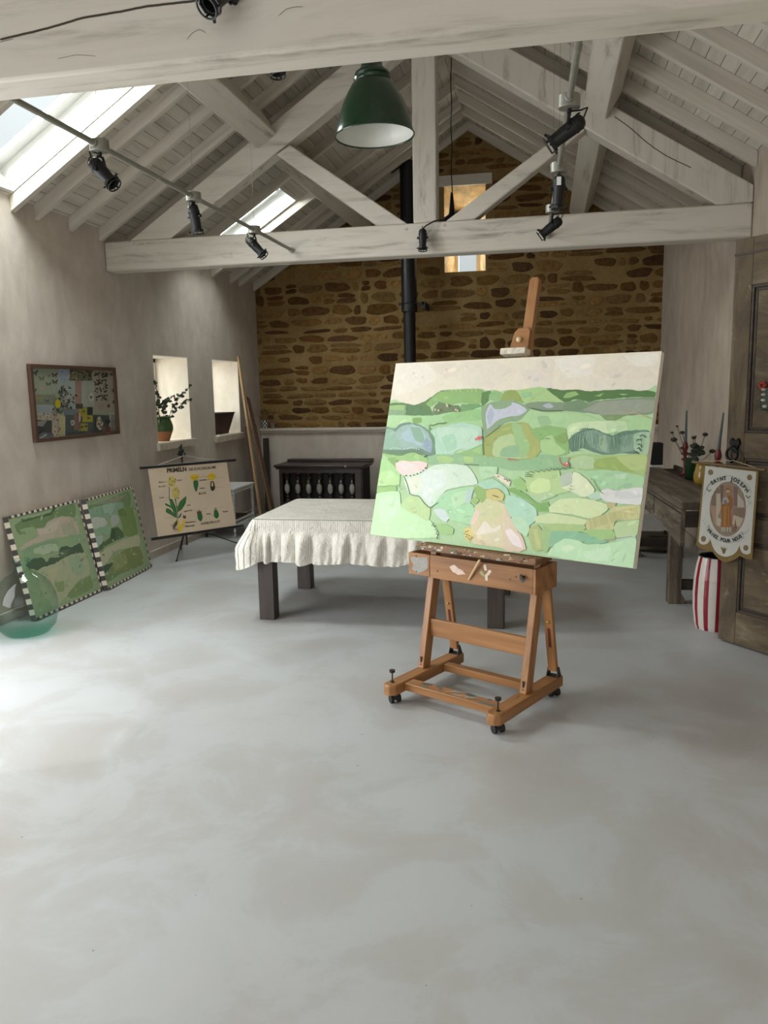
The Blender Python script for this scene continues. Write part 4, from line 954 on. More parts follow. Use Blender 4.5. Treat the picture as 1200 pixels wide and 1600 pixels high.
for i in range(120):
    x, y = rp.uniform(180, 470), rp.uniform(650, 965)
    if (y < 720 or x > 385 or y > 940): blob(x, y, rp.uniform(5, 11), rp.uniform(5, 11), rp.choice([(120, 52, 46), (150, 138, 120), (96, 44, 40), (56, 50, 46), (166, 156, 140)]), 6, .5)
cpoly((112, 108, 104), '180,740 300,720 330,700 260,800 185,790'); cpoly((74, 78, 80), '180,900 260,860 385,880 385,945 185,945'); cpoly((130, 132, 132), '220,930 300,880 310,900 240,945')
for x in range(190, 345, 14): cpoly((96, 108, 122), '%d,560 %d,560 %d,640 %d,640' % (x, x+5, x+5, x))
for y in range(660, 875, 22): cpoly((56, 54, 50), '1058,%d 1118,%d 1118,%d 1058,%d' % (y, y-3, y+6, y+10))
for x in range(905, 970, 16): cpoly((120, 110, 96), '%d,540 %d,540 %d,600 %d,600' % (x, x+5, x+5, x))
blob(435, 530, 36, 52, (158, 146, 20), 12, .12); blob(430, 445, 18, 25, (126, 130, 84)); blob(825, 455, 32, 52, (156, 152, 140), 14, .05); blob(824, 455, 14, 20, (60, 56, 48)); blob(824, 455, 6, 8, (150, 140, 60))
blob(608, 755, 24, 40, (142, 142, 132)); blob(606, 755, 8, 20, (74, 76, 72)); blob(922, 765, 40, 70, (150, 140, 122), 14, .3)
for i in range(14): blob(rp.uniform(895, 950), rp.uniform(710, 820), 9, 10, rp.choice([(84, 52, 46), (50, 60, 48)]), 6, .4)
blob(740, 620, 18, 14, (84, 82, 24)); blob(795, 700, 20, 14, (92, 88, 26)); blob(718, 805, 13, 14, (44, 42, 26)); blob(765, 795, 16, 12, (44, 42, 26)); blob(1025, 740, 30, 26, (34, 34, 32)); blob(1030, 830, 28, 36, (78, 44, 36)); blob(690, 690, 14, 50, (156, 130, 126))
for i in range(40): blob(rp.uniform(545, 860), rp.uniform(860, 925), 8, 9, rp.choice([(44, 50, 50), (84, 92, 92), (70, 62, 56)]), 6, .5)
for i in range(30): blob(rp.uniform(365, 520), rp.uniform(590, 650), 9, 8, rp.choice([(58, 56, 46), (104, 98, 80), (48, 44, 38)]), 6, .5)
for x, y in ((1060, 185), (1085, 375), (1085, 510), (1030, 560)): blob(x, y, 16, 24, (72, 52, 42), 8, .3)
link('collage', m, M_ARTF, fr, tri=True, smooth=0)

# two checker-edged canvases leaning on the wall
def leaning(y0, y1, xb, label, quad, patches, gain, yaw=0.0):
    dz = lambda c: tuple(x*.74+.26*(sum(c)/3+22) for x in c)
    W_ = y1-y0; Hc = .722; dx = xb-(XL+.006); ang = math.asin(min(.9, (dx-.0)/Hc)); th = .042
    u = V((-math.sin(ang), 0, math.cos(ang))); r = V((-math.sin(yaw), math.cos(yaw), 0)); hx_ = V((math.cos(yaw), math.sin(yaw), 0)); u = -hx_*math.sin(ang)+V((0, 0, math.cos(ang))); n = r.cross(u).normalized()
    o = V((xb+.0, y0, .002)); o = o-n*0
    t = thing('leaning_canvas', label, 'painting', (xb, (y0+y1)/2, 0))
    m = MB(); m.prism([o, o+r*W_, o+r*W_+u*Hc, o+u*Hc], -n*th)
    lift = -min(p.z for p in m.v)+.001; shift = (XL+.006)-min(p.x for p in m.v)
    dv = V((shift, 0, lift)); m.v = [p+dv for p in m.v]; o = o+dv
    link('canvas', m, simple('canvas_edge', (206, 196, 182), .8), t, bevel=.002)
    pl = Plane(o, r, u, W_, Hc); m = MB(); k = 11; cw = W_/22
    blk = (70, 66, 64); wht = (208, 196, 182)
    paint(m, pl, [(0, 0), (W_, 0), (W_, Hc), (0, Hc)], dz((130, 154, 104)), 0, 1, smooth=False, g=gain)
    for col, txt in patches:
        pts = [pl.px(float(q.split(',')[0])/5, 740+float(q.split(',')[1])/5) for q in txt.split()]
        paint(m, pl, pts, dz(col), .004, .02, g=gain)
    rq = random.Random(int(y0*100))
    for i in range(70):
        a, b = rq.uniform(.02, W_-.05), rq.uniform(.02, Hc-.03); w = rq.uniform(.02, .07); an = rq.gauss(.3, .6); h = rq.uniform(.004, .012); ca, sa = math.cos(an), math.sin(an)
        paint(m, pl, [(a+x*ca-y*sa, b+x*sa+y*ca) for x, y in ((0, 0), (w*.4, h), (w, 0), (w*.5, -h))], dz(rq.choice([(118, 142, 100), (142, 162, 116), (128, 148, 110), (110, 132, 92), (150, 164, 128), (134, 148, 110)])), .001, .01, g=gain*.95)
    bw = .016
    for i in range(27):
        a = W_*i/27; col = blk if i % 2 == 0 else wht
        for b in (0, Hc-bw): paint(m, pl, [(a, b), (a+W_/27, b), (a+W_/27, b+bw), (a, b+bw)], col, 0, 1, smooth=False, g=gain)
    for i in range(24):
        b = Hc*i/24; col = blk if i % 2 == 0 else wht
        paint(m, pl, [(W_-bw, b), (W_, b), (W_, b+Hc/24), (W_-bw, b+Hc/24)], col, 0, 1, smooth=False, g=gain)
    link('painted_surface', m, M_ART, t, tri=True, smooth=0)
    m = MB(); rows_ = 19
    for i in range(rows_):
        b = Hc*i/rows_; col = rgba(blk if i % 2 == 0 else wht, gain)
        for s0, rr_ in ((0, -.0008), (W_, .0008)):
            q = [o+r*(s0+rr_)+u*b, o+r*(s0+rr_)-n*th+u*b, o+r*(s0+rr_)-n*th+u*(b+Hc/rows_), o+r*(s0+rr_)+u*(b+Hc/rows_)]; m.add(q, [(0, 1, 2, 3)], 0, None, col)
    for i in range(27):
        a = W_*i/27; col = rgba(blk if i % 2 == 0 else wht, gain); tp = Hc+.0008
        m.add([o+r*a+u*tp, o+r*(a+W_/27)+u*tp, o+r*(a+W_/27)+u*tp-n*th, o+r*a+u*tp-n*th], [(0, 1, 2, 3)], 0, None, col)
    link('checkered_edge', m, M_ART, t, tri=True, smooth=0, label='painted black and white checks')
leaning(4.615, 5.432, XL+.155, 'nearer of the two checker edged green canvases, half behind the glass demijohn', 'P', [
 ((96, 128, 74), '120,390 300,330 400,300 575,232 592,340 480,330 380,370 350,420 280,430 150,480'), ((66, 96, 52), '160,360 250,345 400,300 410,270 440,260 400,320 280,350 180,380'), ((128, 160, 104), '150,440 230,420 280,420 200,480'), ((168, 152, 128), '285,430 350,420 380,370 490,335 592,360 612,480 430,500 260,550 155,600 200,540 300,490'),
 ((150, 148, 116), '480,400 560,380 605,470 500,480'), ((176, 162, 142), '290,440 360,430 400,390 460,360 440,440 320,480'), ((122, 152, 102), '440,510 620,470 645,545 460,575'), ((112, 148, 100), '180,600 260,560 440,510 450,600 330,640 200,700'), ((150, 170, 130), '258,592 340,560 440,550 450,600 330,632 265,622'), ((60, 86, 56), '200,722 250,670 330,652 360,690 400,652 450,650 470,580 520,562 560,580 620,540 655,622 540,642 430,702 300,755'),
 ((78, 104, 70), '480,600 540,590 520,640 470,650'), ((152, 158, 116), '300,755 430,700 540,640 662,622 702,780 612,832 520,952 420,1045 320,900'), ((134, 158, 118), '540,650 620,640 660,760 600,800 550,740'), ((164, 160, 116), '380,760 460,720 440,800 400,860'), ((120, 140, 82), '430,860 500,840 500,920 450,920'), ((110, 134, 76), '530,940 620,840 702,800 725,895 540,985')], 1.3)
leaning(5.455, 6.267, XL+.135, 'farther of the two checker edged green canvases, nearer the flower wall chart', 'P', [
 ((100, 130, 76), '645,260 780,230 1000,140 1015,260 830,280 700,290'), ((128, 132, 104), '740,240 860,200 990,160 900,230'), ((118, 156, 124), '655,300 750,260 950,220 965,262 880,332 675,355'), ((132, 170, 140), '800,250 900,230 870,320 830,320'), ((166, 174, 156), '678,392 740,340 820,350 832,400 740,452 688,432'), ((152, 162, 150), '860,340 912,320 932,372 880,422'), ((142, 164, 148), '698,492 800,480 792,562 716,595'), ((122, 160, 122), '700,440 850,410 860,470 700,490'),
 ((70, 102, 56), '716,625 800,540 860,500 870,430 920,420 972,470 962,502 850,552 726,645'), ((52, 82, 44), '860,500 872,432 900,440 900,520'), ((106, 136, 62), '928,302 1030,265 1075,470 970,492 958,422'), ((90, 122, 52), '920,290 960,270 990,330 930,330'), ((168, 168, 128), '726,695 800,600 960,520 1078,478 1088,562 900,602 830,702 742,755'), ((112, 130, 62), '858,702 960,602 1085,570 1120,705 900,795 838,772'), ((132, 142, 78), '880,660 960,620 1000,700 900,760'), ((54, 82, 54), '752,775 800,720 882,698 840,762 780,808'), ((98, 130, 74), '770,830 860,780 960,770 800,870')], 1.3, .075)

# glass demijohn
M_DEMI = glassy('sea_green_glass', (.93, .975, .955, 1), .02, .30, ((.52, .72, .66, 1), .26))
_t = M_DEMI.node_tree; _tr = [n for n in _t.nodes if n.type == 'BSDF_TRANSPARENT'][0]; _src = _tr.inputs['Color'].links[0].from_socket
_tc = _t.nodes.new('ShaderNodeTexCoord'); _sp = _t.nodes.new('ShaderNodeSeparateXYZ'); _t.links.new(_tc.outputs['Object'], _sp.inputs[0])
_rp = _t.nodes.new('ShaderNodeValToRGB'); _rp.color_ramp.elements[0].position = .0; _rp.color_ramp.elements[0].color = (.58, .78, .71, 1); _rp.color_ramp.elements[1].position = .16; _rp.color_ramp.elements[1].color = (1, 1, 1, 1); _t.links.new(_sp.outputs['Z'], _rp.inputs['Fac'])
_mx = _t.nodes.new('ShaderNodeMix'); _mx.data_type = 'RGBA'; _mx.blend_type = 'MULTIPLY'; _mx.inputs[0].default_value = 1; _t.links.new(_src, _mx.inputs[6]); _t.links.new(_rp.outputs['Color'], _mx.inputs[7]); _t.links.new(_mx.outputs[2], _tr.inputs['Color'])
dj = at(34, 985, z=0); DX, DY = -3.232, 4.36
prof = [(.001, .004), (.09, .0), (.135, .012), (.175, .06), (.193, .13), (.196, .19), (.186, .26), (.158, .325), (.11, .375), (.066, .398), (.05, .412), (.046, .44), (.046, .455), (.054, .462), (.056, .48), (.05, .49), (.042, .486), (.040, .44), (.045, .41)]
m = MB(); m.lathe(prof, 56, 0, Matrix.Translation((DX, DY, 0)))
tag(link('demijohn', m, M_DEMI, loc=(DX, DY, 0), smooth=60), 'large round green glass demijohn on the floor at the left edge', 'glass bottle')

# ================================================================== FLOWER WALL CHART ON ITS STAND
ck = 1.03125; cyaw = math.radians(52.9); ctl = math.radians(10.8)
r_ = V((math.cos(cyaw), math.sin(cyaw), 0)); n_ = V((math.sin(cyaw), -math.cos(cyaw), 0)); u_ = EZ*math.cos(ctl)-n_*math.sin(ctl)
WCH, HCH = .759*ck, .595*ck; cb = V((-2.967*ck, 6.4*ck, 1.5-(1.5-.302)*ck))
HP = Plane(cb-r_*WCH/2, r_, u_, WCH, HCH); nC = HP.n
ch = thing('botanical_chart', 'cream botanical wall chart of a yellow primrose hanging between black rods', 'wall chart', tuple(cb))
m = MB(); m.prism([HP.P(0, 0), HP.P(WCH, 0), HP.P(WCH, HCH), HP.P(0, HCH)], -nC*.002)
link('chart_sheet', m, simple('aged_paper', (206, 186, 160), .8, var=.05, scale=4), ch)
M_ROD = simple('black_rod', (26, 24, 24), .4)
a, b = HP.px(219, 731), HP.px(368, 719)
m = MB(); m.cyl(HP.P(a[0], HCH+.006), HP.P(b[0], HCH+.006), .013, n=14); link('top_rod', m, M_ROD, ch)
a, b = HP.px(237, 844), HP.px(380, 819)
m = MB(); m.cyl(HP.P(a[0], -.006), HP.P(b[0], -.006), .013, n=14); link('bottom_rod', m, M_ROD, ch)
m = MB(); HG = 1.12
def hq(txt): return [HP.px(200+float(t.split(',')[0])/5, 700+float(t.split(',')[1])/5) for t in txt.split()]
def hp(col, txt, s=True): paint(m, HP, hq(txt), col, .0004, .012, g=HG, smooth=s)
def hs(w, txt, col=(40, 34, 28)): stroke(m, HP, hq(txt), w, col, jit=.0003)
GR = (44, 96, 50); GR2 = (30, 72, 38); YE = (204, 172, 44); YK = (150, 118, 36)
# main plant: roots, leaves, stems, flower heads
for t in ('322,300 322,400 350,440', '365,400 385,470 385,560', '345,330 372,410 380,470'): hs(.006, t, (60, 74, 40))
for t in ('385,470 405,420 455,375 450,430 420,480 390,500', '380,480 345,400 325,400 330,440 355,500 378,540', '385,540 330,480 300,470 295,500 330,520 375,545', '375,500 330,450 290,430 290,445 330,465', '390,545 415,505 418,520 400,550'): hp(GR, t)
for t in ('388,495 450,385', '378,535 332,410', '372,540 305,480'): hs(.003, t, (126, 150, 90))
hp(YE, '378,560 395,640 385,655 410,655 440,600 455,560 440,550 425,590 400,610 395,560'); hp((86, 56, 76), '428,545 430,522 440,532 452,522 450,552')
for i in range(13):
    x = 335+i*5; hs(.0028, '%d,%d %d,%d %d,%d' % (385, 560+i*3, 360-i*1+(i % 3)*8, 590+i*3, x-5+(i % 4)*4, 610+(i*7) % 45))
for cx, cy, rx, ry in ((342, 262, 32, 42), (372, 350, 30, 50)):
    hp((186, 170, 96), ' '.join('%f,%f' % (cx+rx*math.cos(k*.63), cy+ry*math.sin(k*.63)) for k in range(10)))
    for i in range(26):
        x, y = cx+rx*rp.uniform(-.8, .8), cy+ry*rp.uniform(-.85, .85); hp(rp.choice([(58, 48, 26), (206, 178, 60), (120, 110, 56)]), '%f,%f %f,%f %f,%f' % (x, y, x+9, y+3, x+3, y+10), False)
link('plant_drawing', m, M_ARTF, ch, tri=True, smooth=0)
m = MB()
# flower details
hp(GR, '512,255 545,255 548,290 540,325 532,345 518,320 510,285'); hp(YE, '485,215 500,205 520,210 545,205 552,225 540,245 515,255 490,243'); hs(.004, '488,228 520,232 548,224', (110, 86, 30)); hs(.003, '500,240 522,246 540,240', (110, 86, 30))
hp(YE, '618,225 632,200 650,195 668,200 684,212 676,240 655,252 630,245'); hs(.003, '630,225 655,215 672,230', (140, 106, 30)); hp((54, 46, 30), '645,262 668,262 680,310 670,332 652,335 642,310'); hp((206, 186, 150), '652,268 662,268 664,300 652,300')
link('blossom_drawing', m, M_ARTF, ch, tri=True, smooth=0)['kind'] = 'stuff'
m = MB()
hp(GR, '540,510 572,505 582,545 568,575 545,555'); hp((92, 66, 40), '535,490 545,500 555,480 562,500 572,485 572,512 541,515'); hp(GR, '672,485 692,480 708,515 706,540 690,552 670,535'); hp((122, 130, 82), '672,470 692,466 692,482 674,486')
for t in (GR2, ): hs(.003, '556,515 562,570', t); hs(.003, '684,488 690,548', t)
link('seed_capsule_drawing', m, M_ARTF, ch, tri=True, smooth=0)['kind'] = 'stuff'
m = MB()
# pointer lines
for t in ('550,228 625,222', '545,256 640,246', '680,232 755,230', '672,272 715,270', '670,308 745,304', '615,278 645,276', '552,316 612,312', '378,256 425,250', '300,266 318,268', '300,300 318,292', '290,388 322,386', '278,548 380,540', '440,585 520,572', '432,608 530,600', '425,498 520,482', '580,476 620,470', '705,462 745,460', '608,514 640,510', '628,524 672,522', '740,498 780,492'): hs(.0022, t, (70, 60, 48))
link('pointer_lines', m, M_ARTF, ch, tri=True, smooth=0)['kind'] = 'stuff'
m = MB()
def ht(u, v, txt, size, bold=0, sx=1.0):
    c = HP.px(200+u/5, 700+v/5); letter(m, HP, c, txt, size, (34, 28, 24), 0, bold, h=.0018, sx=sx)
ht(380, 172, 'PRIMELN', .052, .0022, .95); ht(582, 160, 'DIE SCHLÜSSELBLUME', .034, .0006, .83)
ht(580, 355, 'BLÜTE', .026, .0004); ht(645, 583, 'KAPSELFRUCHT', .031, .0005, .9)
for u, v, tx in ((268, 266, 'Blüten in'), (266, 300, 'Büscheln'), (262, 388, 'Schaft'), (474, 446, 'oben'), (470, 490, 'gegen Tier'), (488, 578, 'Wurzelstock'), (482, 610, 'Pfahlwurzel'), (400, 252, 'Kelch'), (585, 250, 'Staubblatt'), (582, 314, 'Kelch'), (630, 514, 'Kelch'), (760, 496, 'Kapsel')): ht(u, v, tx, .020, .0002, .95)
link('lettering', m, M_ARTF, ch, tri=True, smooth=0)['kind'] = 'stuff'
# hanging cord
hook = at(297, 716, y=6.83); ctop = HP.P(WCH*.5, HCH+.02)
m = MB(); a1 = HP.P(.10, HCH+.019, .002); a2 = HP.P(WCH-.12, HCH+.019, .002); hk = HP.P(WCH*.47, HCH+.085, -.012)
m.tube([a1, a1.lerp(hk, .5), hk, hk.lerp(a2, .5), a2], .0022, 6); link('cord', m, simple('white_cord', (206, 200, 190), .8), ch)
# tripod stand behind it
sb = at(276, 877, z=0); sb2 = at(380, 852, z=0)
topP = HP.P(WCH*.47, HCH+.135, -.05); axis = V((topP.x, topP.y, 0))
st = thing('tripod_stand', 'slim black tripod stand holding up the primrose wall chart', 'stand', (axis.x, axis.y, 0))
m = MB(); m.cyl((axis.x, axis.y, .12), topP+V((0, 0, .06)), .008, n=10); link('pole', m, M_ROD, st)
m = MB(); hb = V((axis.x, axis.y, .30)); m.cyl(hb-V((0, 0, .03)), hb+V((0, 0, .03)), .016, n=12); link('collar', m, M_ROD, st)
for q in (V((-3.258, 6.534, .006)), V((-2.90, 7.28, .006)), V((-3.46, 7.05, .006))):
    m = MB(); m.cyl(hb, q, .0055, n=8); lg = link('leg', m, M_ROD, st); m = MB(); m.ball(q, .010, 10); link('rubber_foot', m, M_BLACK, lg)
m = MB(); q = topP+V((0, 0, .0)); m.ball(q, .022, 10); m.cyl(q-nC*.02, hk, .008, n=8); m.box((-.016, -.012, -.05), (.016, .012, .0), M=Matrix.Translation(q) @ Matrix.Rotation(.5, 4, 'Y')); m.ball(q+V((.02, .01, -.03)), .014, 8); m.ball(q+V((-.016, 0, .03)), .012, 8)
link('clamp_head', m, M_ROD, st)

# ================================================================== WINDOW RECESS: POTS
M_GLZ = simple('green_glaze', (58, 84, 48), .25, var=.2, scale=8); M_TERRA = simple('terracotta', (160, 108, 70), .75, var=.15, scale=10)
PX, PY, PZ = -3.63, 7.15, W1[2]+.006
jar = thing('glazed_jar', 'green glazed clay jar with a bare terracotta foot in the nearer window recess', 'jar', (PX, PY, PZ))
m = MB(); T = Matrix.Translation((PX, PY, PZ)); m.lathe([(.001, 0), (.062, .0), (.066, .01), (.084, .06), (.098, .095)], 36, 0, T); link('terracotta_foot', m, M_TERRA, jar)
m = MB(); m.lathe([(.0985, .094), (.104, .12), (.101, .155), (.09, .19), (.08, .207), (.079, .215), (.088, .222), (.09, .232), (.084, .236), (.074, .228), (.072, .205), (.08, .17)], 36, 0, T); link('glazed_body', m, M_GLZ, jar)
for k in (-1, 1):
    m = MB(); m.torus(Matrix.Translation((PX+.03, PY+k*.092, PZ+.19)) @ Matrix.Rotation(math.pi/2, 4, 'X') @ Matrix.Rotation(math.pi/2, 4, 'Y'), .018, .006, 14, 6); link('lug', m, M_GLZ, jar)
eu = thing('eucalyptus_branches', 'eucalyptus branches standing in the green jar', 'branches', (PX, PY, PZ+.2))
M_STEM = simple('twig', (92, 78, 58), .8); M_LEAF = simple('eucalyptus_leaf', (54, 70, 56), .6, var=.25)
rb = random.Random(4)
def jp(u, v, x): return at(u, v, x=x)
for path in ([(262, 652), (270, 636), (280, 622), (292, 608), (300, 602)], [(251, 655), (248, 640), (246, 625), (244, 606), (241, 592)], [(264, 650), (272, 640), (282, 634), (295, 626), (300, 625)], [(252, 655), (258, 645), (252, 634), (258, 628), (268, 620)], [(252, 655), (256, 640), (262, 628), (271, 618)]):
    P3 = [jp(u, v, -3.63+.17*i/4) for i, (u, v) in enumerate(path)]
    P3[0] = V((PX+rb.uniform(-.015, .015), PY+rb.uniform(-.02, .02), PZ+.05))
    m = MB(); m.tube(smoothp if False else P3, .0028, 6); st_ = link('stem', m, M_STEM, eu)
    m = MB()
    for i in range(1, len(P3)):
        a, b = P3[i-1], P3[i]
        for k in range(7):
            if i == 1 and k < 4: continue
            p = a.lerp(b, k/7); R = rb.uniform(.012, .021)*(1.1 if i < 4 else .8); d = V((rb.uniform(-1, 1), rb.uniform(-1, 1), rb.uniform(-.6, 1))).normalized(); c = p+d*R*1.1
            nn = V((rb.uniform(.2, 1), rb.uniform(-1, .2), rb.uniform(-.7, .7))).normalized(); M = zframe(c, nn)
            m.add([M @ V((R*math.cos(6.283*j/9), R*.85*math.sin(6.283*j/9), .002*math.cos(j*1.4))) for j in range(9)], [tuple(range(9))])
    link('leaves', m, M_LEAF, st_, tri=True)['kind'] = 'stuff'
M_TRUG = simple('aged_brown_wood', (66, 44, 36), .7, var=.3, scale=9, bstr=.2)
tq = at(347, 680, x=-3.68)
tg = thing('planter', 'dark brown tapered planter in the farther window recess', 'planter', (-3.70, 8.62, W2[2]+.006))
m = MB(); zb0 = W2[2]+.007; zt1 = zb0+.235
bx = [V((-3.80, 8.42, zb0)), V((-3.60, 8.42, zb0)), V((-3.60, 8.72, zb0)), V((-3.80, 8.72, zb0))]; tx = [V((-3.84, 8.30, zt1)), V((-3.57, 8.30, zt1)), V((-3.57, 8.86, zt1)), V((-3.84, 8.86, zt1))]
ti = [V((-3.82, 8.32, zt1)), V((-3.59, 8.32, zt1)), V((-3.59, 8.84, zt1)), V((-3.82, 8.84, zt1))]; bi = [p+V((0, 0, .02)) for p in bx]
m.add(bx+tx+ti+bi, [(3, 2, 1, 0)]+[(i, (i+1) % 4, 4+(i+1) % 4, 4+i) for i in range(4)]+[(4+i, 4+(i+1) % 4, 8+(i+1) % 4, 8+i) for i in range(4)]+[(8+i, 8+(i+1) % 4, 12+(i+1) % 4, 12+i) for i in range(4)]+[(12, 13, 14, 15)])
link('trough', m, M_TRUG, tg, smooth=0)
m = MB()
for a, b in ((0, 1), (1, 2), (2, 3), (3, 0)): m.bar(tx[a], tx[b], .014, .012)
link('rim', m, simple('dark_rim', (34, 28, 26), .6), tg)

# ================================================================== TROLLEY, TIMBER, CABINET, SHELF POTS
M_WHITE = simple('white_gloss_paint', (206, 206, 204), .35, var=.04)
ty_ = thing('bobbin_trolley', 'white painted bobbin turned trolley on casters against the left wall', 'trolley', (-3.32, 8.0, 0))
qx0, qx1, qy0, qy1 = -3.50, -3.14, 7.68, 8.26
m = MB(); m.box((qx0-.01, qy0-.01, .50), (qx1+.01, qy1+.01, .522)); link('top', m, M_WHITE, ty_, bevel=.004)
m = MB(); m.box((qx0, qy0, .135), (qx1, qy1, .15)); link('shelf', m, M_WHITE, ty_, bevel=.003)
def bobbin(m, p0, p1, r):
    p0 = V(p0); p1 = V(p1); L = (p1-p0).length; n = max(3, int(L/(r*1.7))); prof = []
    for i in range(n):
        for t in (0, .25, .5, .75): prof.append((r*(.55+.45*math.sin(math.pi*t)), L*(i+t)/n))
    prof.append((r*.55, L)); m.lathe(prof, 12, 0, zframe(p0, p1-p0), True)
for x in (qx0+.02, qx1-.02):
    for y in (qy0+.02, qy1-.02):
        m = MB(); bobbin(m, (x, y, .06), (x, y, .50), .017); lg = link('leg', m, M_WHITE, ty_)
        m = MB(); m.torus(Matrix.Translation((x, y, .024)) @ Matrix.Rotation(math.pi/2, 4, 'Y'), .016, .008, 16, 8); m.cyl((x-.008, y, .024), (x+.008, y, .024), .014, n=12); m.cyl((x, y, .03), (x, y, .062), .007, n=8); link('caster', m, M_WHITE if x > -3.3 else M_BLACK, lg)
for z in (.478, .175):
    for a, b in (((qx1-.02, qy0+.02, z), (qx1-.02, qy1-.02, z)), ((qx0+.02, qy0+.02, z), (qx1-.02, qy0+.02, z))):
        m = MB(); bobbin(m, a, b, .013); link('bobbin_rail', m, M_WHITE, ty_)
bkm = wood('wicker_brown', (58, 50, 40), (84, 74, 60), (104, 94, 78), .8, 2, 30)
m = MB(); m.box((qx0+.05, qy0+.08, .151), (qx1-.06, qy1-.08, .19)); tag(link('tray', m, bkm, loc=(-3.3, 8.0, .151), bevel=.006), 'brown woven tray on the lower shelf of the white trolley', 'tray')

M_PINE = wood('pale_pine', (150, 120, 86), (178, 148, 110), (196, 168, 130), .6, 1, 18, .06); M_BRPL = wood('brown_plank', (84, 62, 46), (108, 82, 60), (128, 100, 76), .6, 1, 18, .08); M_RED = wood('reddish_plank', (70, 44, 34), (92, 60, 46), (108, 74, 58), .6, 1, 18, .08)
def plank(top, bot, w, t, mat, lab, upv=(1, 0, 0)):
    m = MB(); p0, p1 = V(bot), V(top); m.bar(p0, p1, w, t, up=upv)
    lift = -min(p.z for p in m.v); m.v = [p+V((0, 0, lift+.001)) for p in m.v]
    o_ = min(p.x for p in m.v)-(XL+.025)
    if o_ < 0: m.v = [p-V((o_, 0, 0)) for p in m.v]
    tag(link('timber_plank', m, mat, loc=tuple(p0), bevel=.002), lab, 'plank', 'planks leaning in the back left corner')
plank((-3.49, 8.86, 1.93), (-3.16, 8.50, .02), .05, .022, M_PINE, 'tallest pale pine batten leaning by the far window')
plank((-3.49, 9.08, 1.44), (-3.08, 8.72, .02), .13, .022, M_BRPL, 'broad brown plank leaning to the right of the tall batten')
plank((-3.49, 9.02, 1.10), (-3.24, 8.72, .02), .09, .02, M_RED, 'reddish plank leaning behind the tall pale batten')
plank((-3.47, 9.24, 1.12), (-3.14, 8.78, .02), .07, .02, M_BRPL, 'narrow brown plank leaning rightmost of the timber')
m = MB(); m.bar((-3.44, 9.52, .0), (-3.46, 9.585, .925), .075, .02, up=(0, 1, 0)); m.v = [V((p.x, p.y, max(p.z, .001))) for p in m.v]
tag(link('dark_board', m, M_DARKW, loc=(-3.44, 9.52, 0), bevel=.002), 'short dark board propped upright in the back corner', 'board')

M_JAC = wood('dark_jacobean_oak', (34, 25, 22), (50, 38, 33), (66, 52, 46), .4, 1.6, 20, .1); M_SILV = simple('pale_painted_boss', (150, 146, 138), .5, var=.1)
cbx0, cbx1, cby0, cby1, cbz = -3.06, -2.07, 8.88, 9.36, .655
cab = thing('baluster_cabinet', 'dark carved wooden cabinet with a row of turned balusters against the back wall', 'cabinet', ((cbx0+cbx1)/2, 9.1, 0))
m = MB(); m.box((cbx0-.05, cby0-.05, cbz-.03), (cbx1+.045, cby1+.04, cbz-.002)); m.box((cbx0-.03, cby0-.035, cbz-.052), (cbx1+.03, cby1+.02, cbz-.03)); link('top', m, M_JAC, cab, bevel=.008)
m = MB(); m.box((cbx0-.02, cby1-.10, cbz-.002), (cbx1+.05, cby1+.03, cbz+.03)); link('back_ledge', m, M_JAC, cab, bevel=.006)
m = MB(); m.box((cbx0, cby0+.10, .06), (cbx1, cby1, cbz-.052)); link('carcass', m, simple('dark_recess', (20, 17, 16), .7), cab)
m = MB(); m.box((cbx0, cby0, cbz-.10), (cbx1, cby0+.10, cbz-.052)); m.box((cbx0, cby0, .06), (cbx1, cby0+.10, .20)); m.box((cbx0, cby0, .20), (cbx0+.04, cby0+.10, cbz-.10)); m.box((cbx1-.075, cby0, .20), (cbx1, cby0+.10, cbz-.10)); link('face_frame', m, M_JAC, cab, bevel=.003)
m = MB(); m.ball((cbx1-.17, cby0-.052, cbz-.016), .014, 10, 0, (1, .25, 1)); link('boss', m, simple('pinkish_boss', (150, 128, 126), .5), cab)
bprof = [(.022, 0), (.036, .012), (.036, .035), (.02, .05), (.03, .065), (.03, .075), (.016, .09), (.034, .14), (.042, .18), (.036, .225), (.02, .265), (.018, .28), (.032, .30), (.034, .32), (.02, .34), (.038, .36), (.04, .375)]
for i in range(7):
    x = cbx0+.085+i*(cbx1-cbx0-.20)/6; m = MB(); sc = (cbz-.10-.20)/.375
    m.lathe([(r, z*sc) for r, z in bprof], 16, 0, Matrix.Translation((x, cby0+.05, .20)), True); bl = link('baluster', m, M_JAC, cab)
    m = MB(); m.ball((x, cby0+.05-.018, .20+.18*sc), .042, 14, 0, (.8, .68, 1.55)); m.cyl((x, cby0+.018, .20+.255*sc), (x, cby0+.04, .20+.31*sc), .012, .004, 8); link('pale_boss', m, M_SILV, bl)
for x in (cbx0+.05, cbx1-.05):
    for y in (cby0+.05, cby1-.05):
        m = MB(); m.lathe([(.02, 0), (.035, .02), (.03, .06)], 14, 0, Matrix.Translation((x, y, 0)), True); link('foot', m, M_JAC, cab)

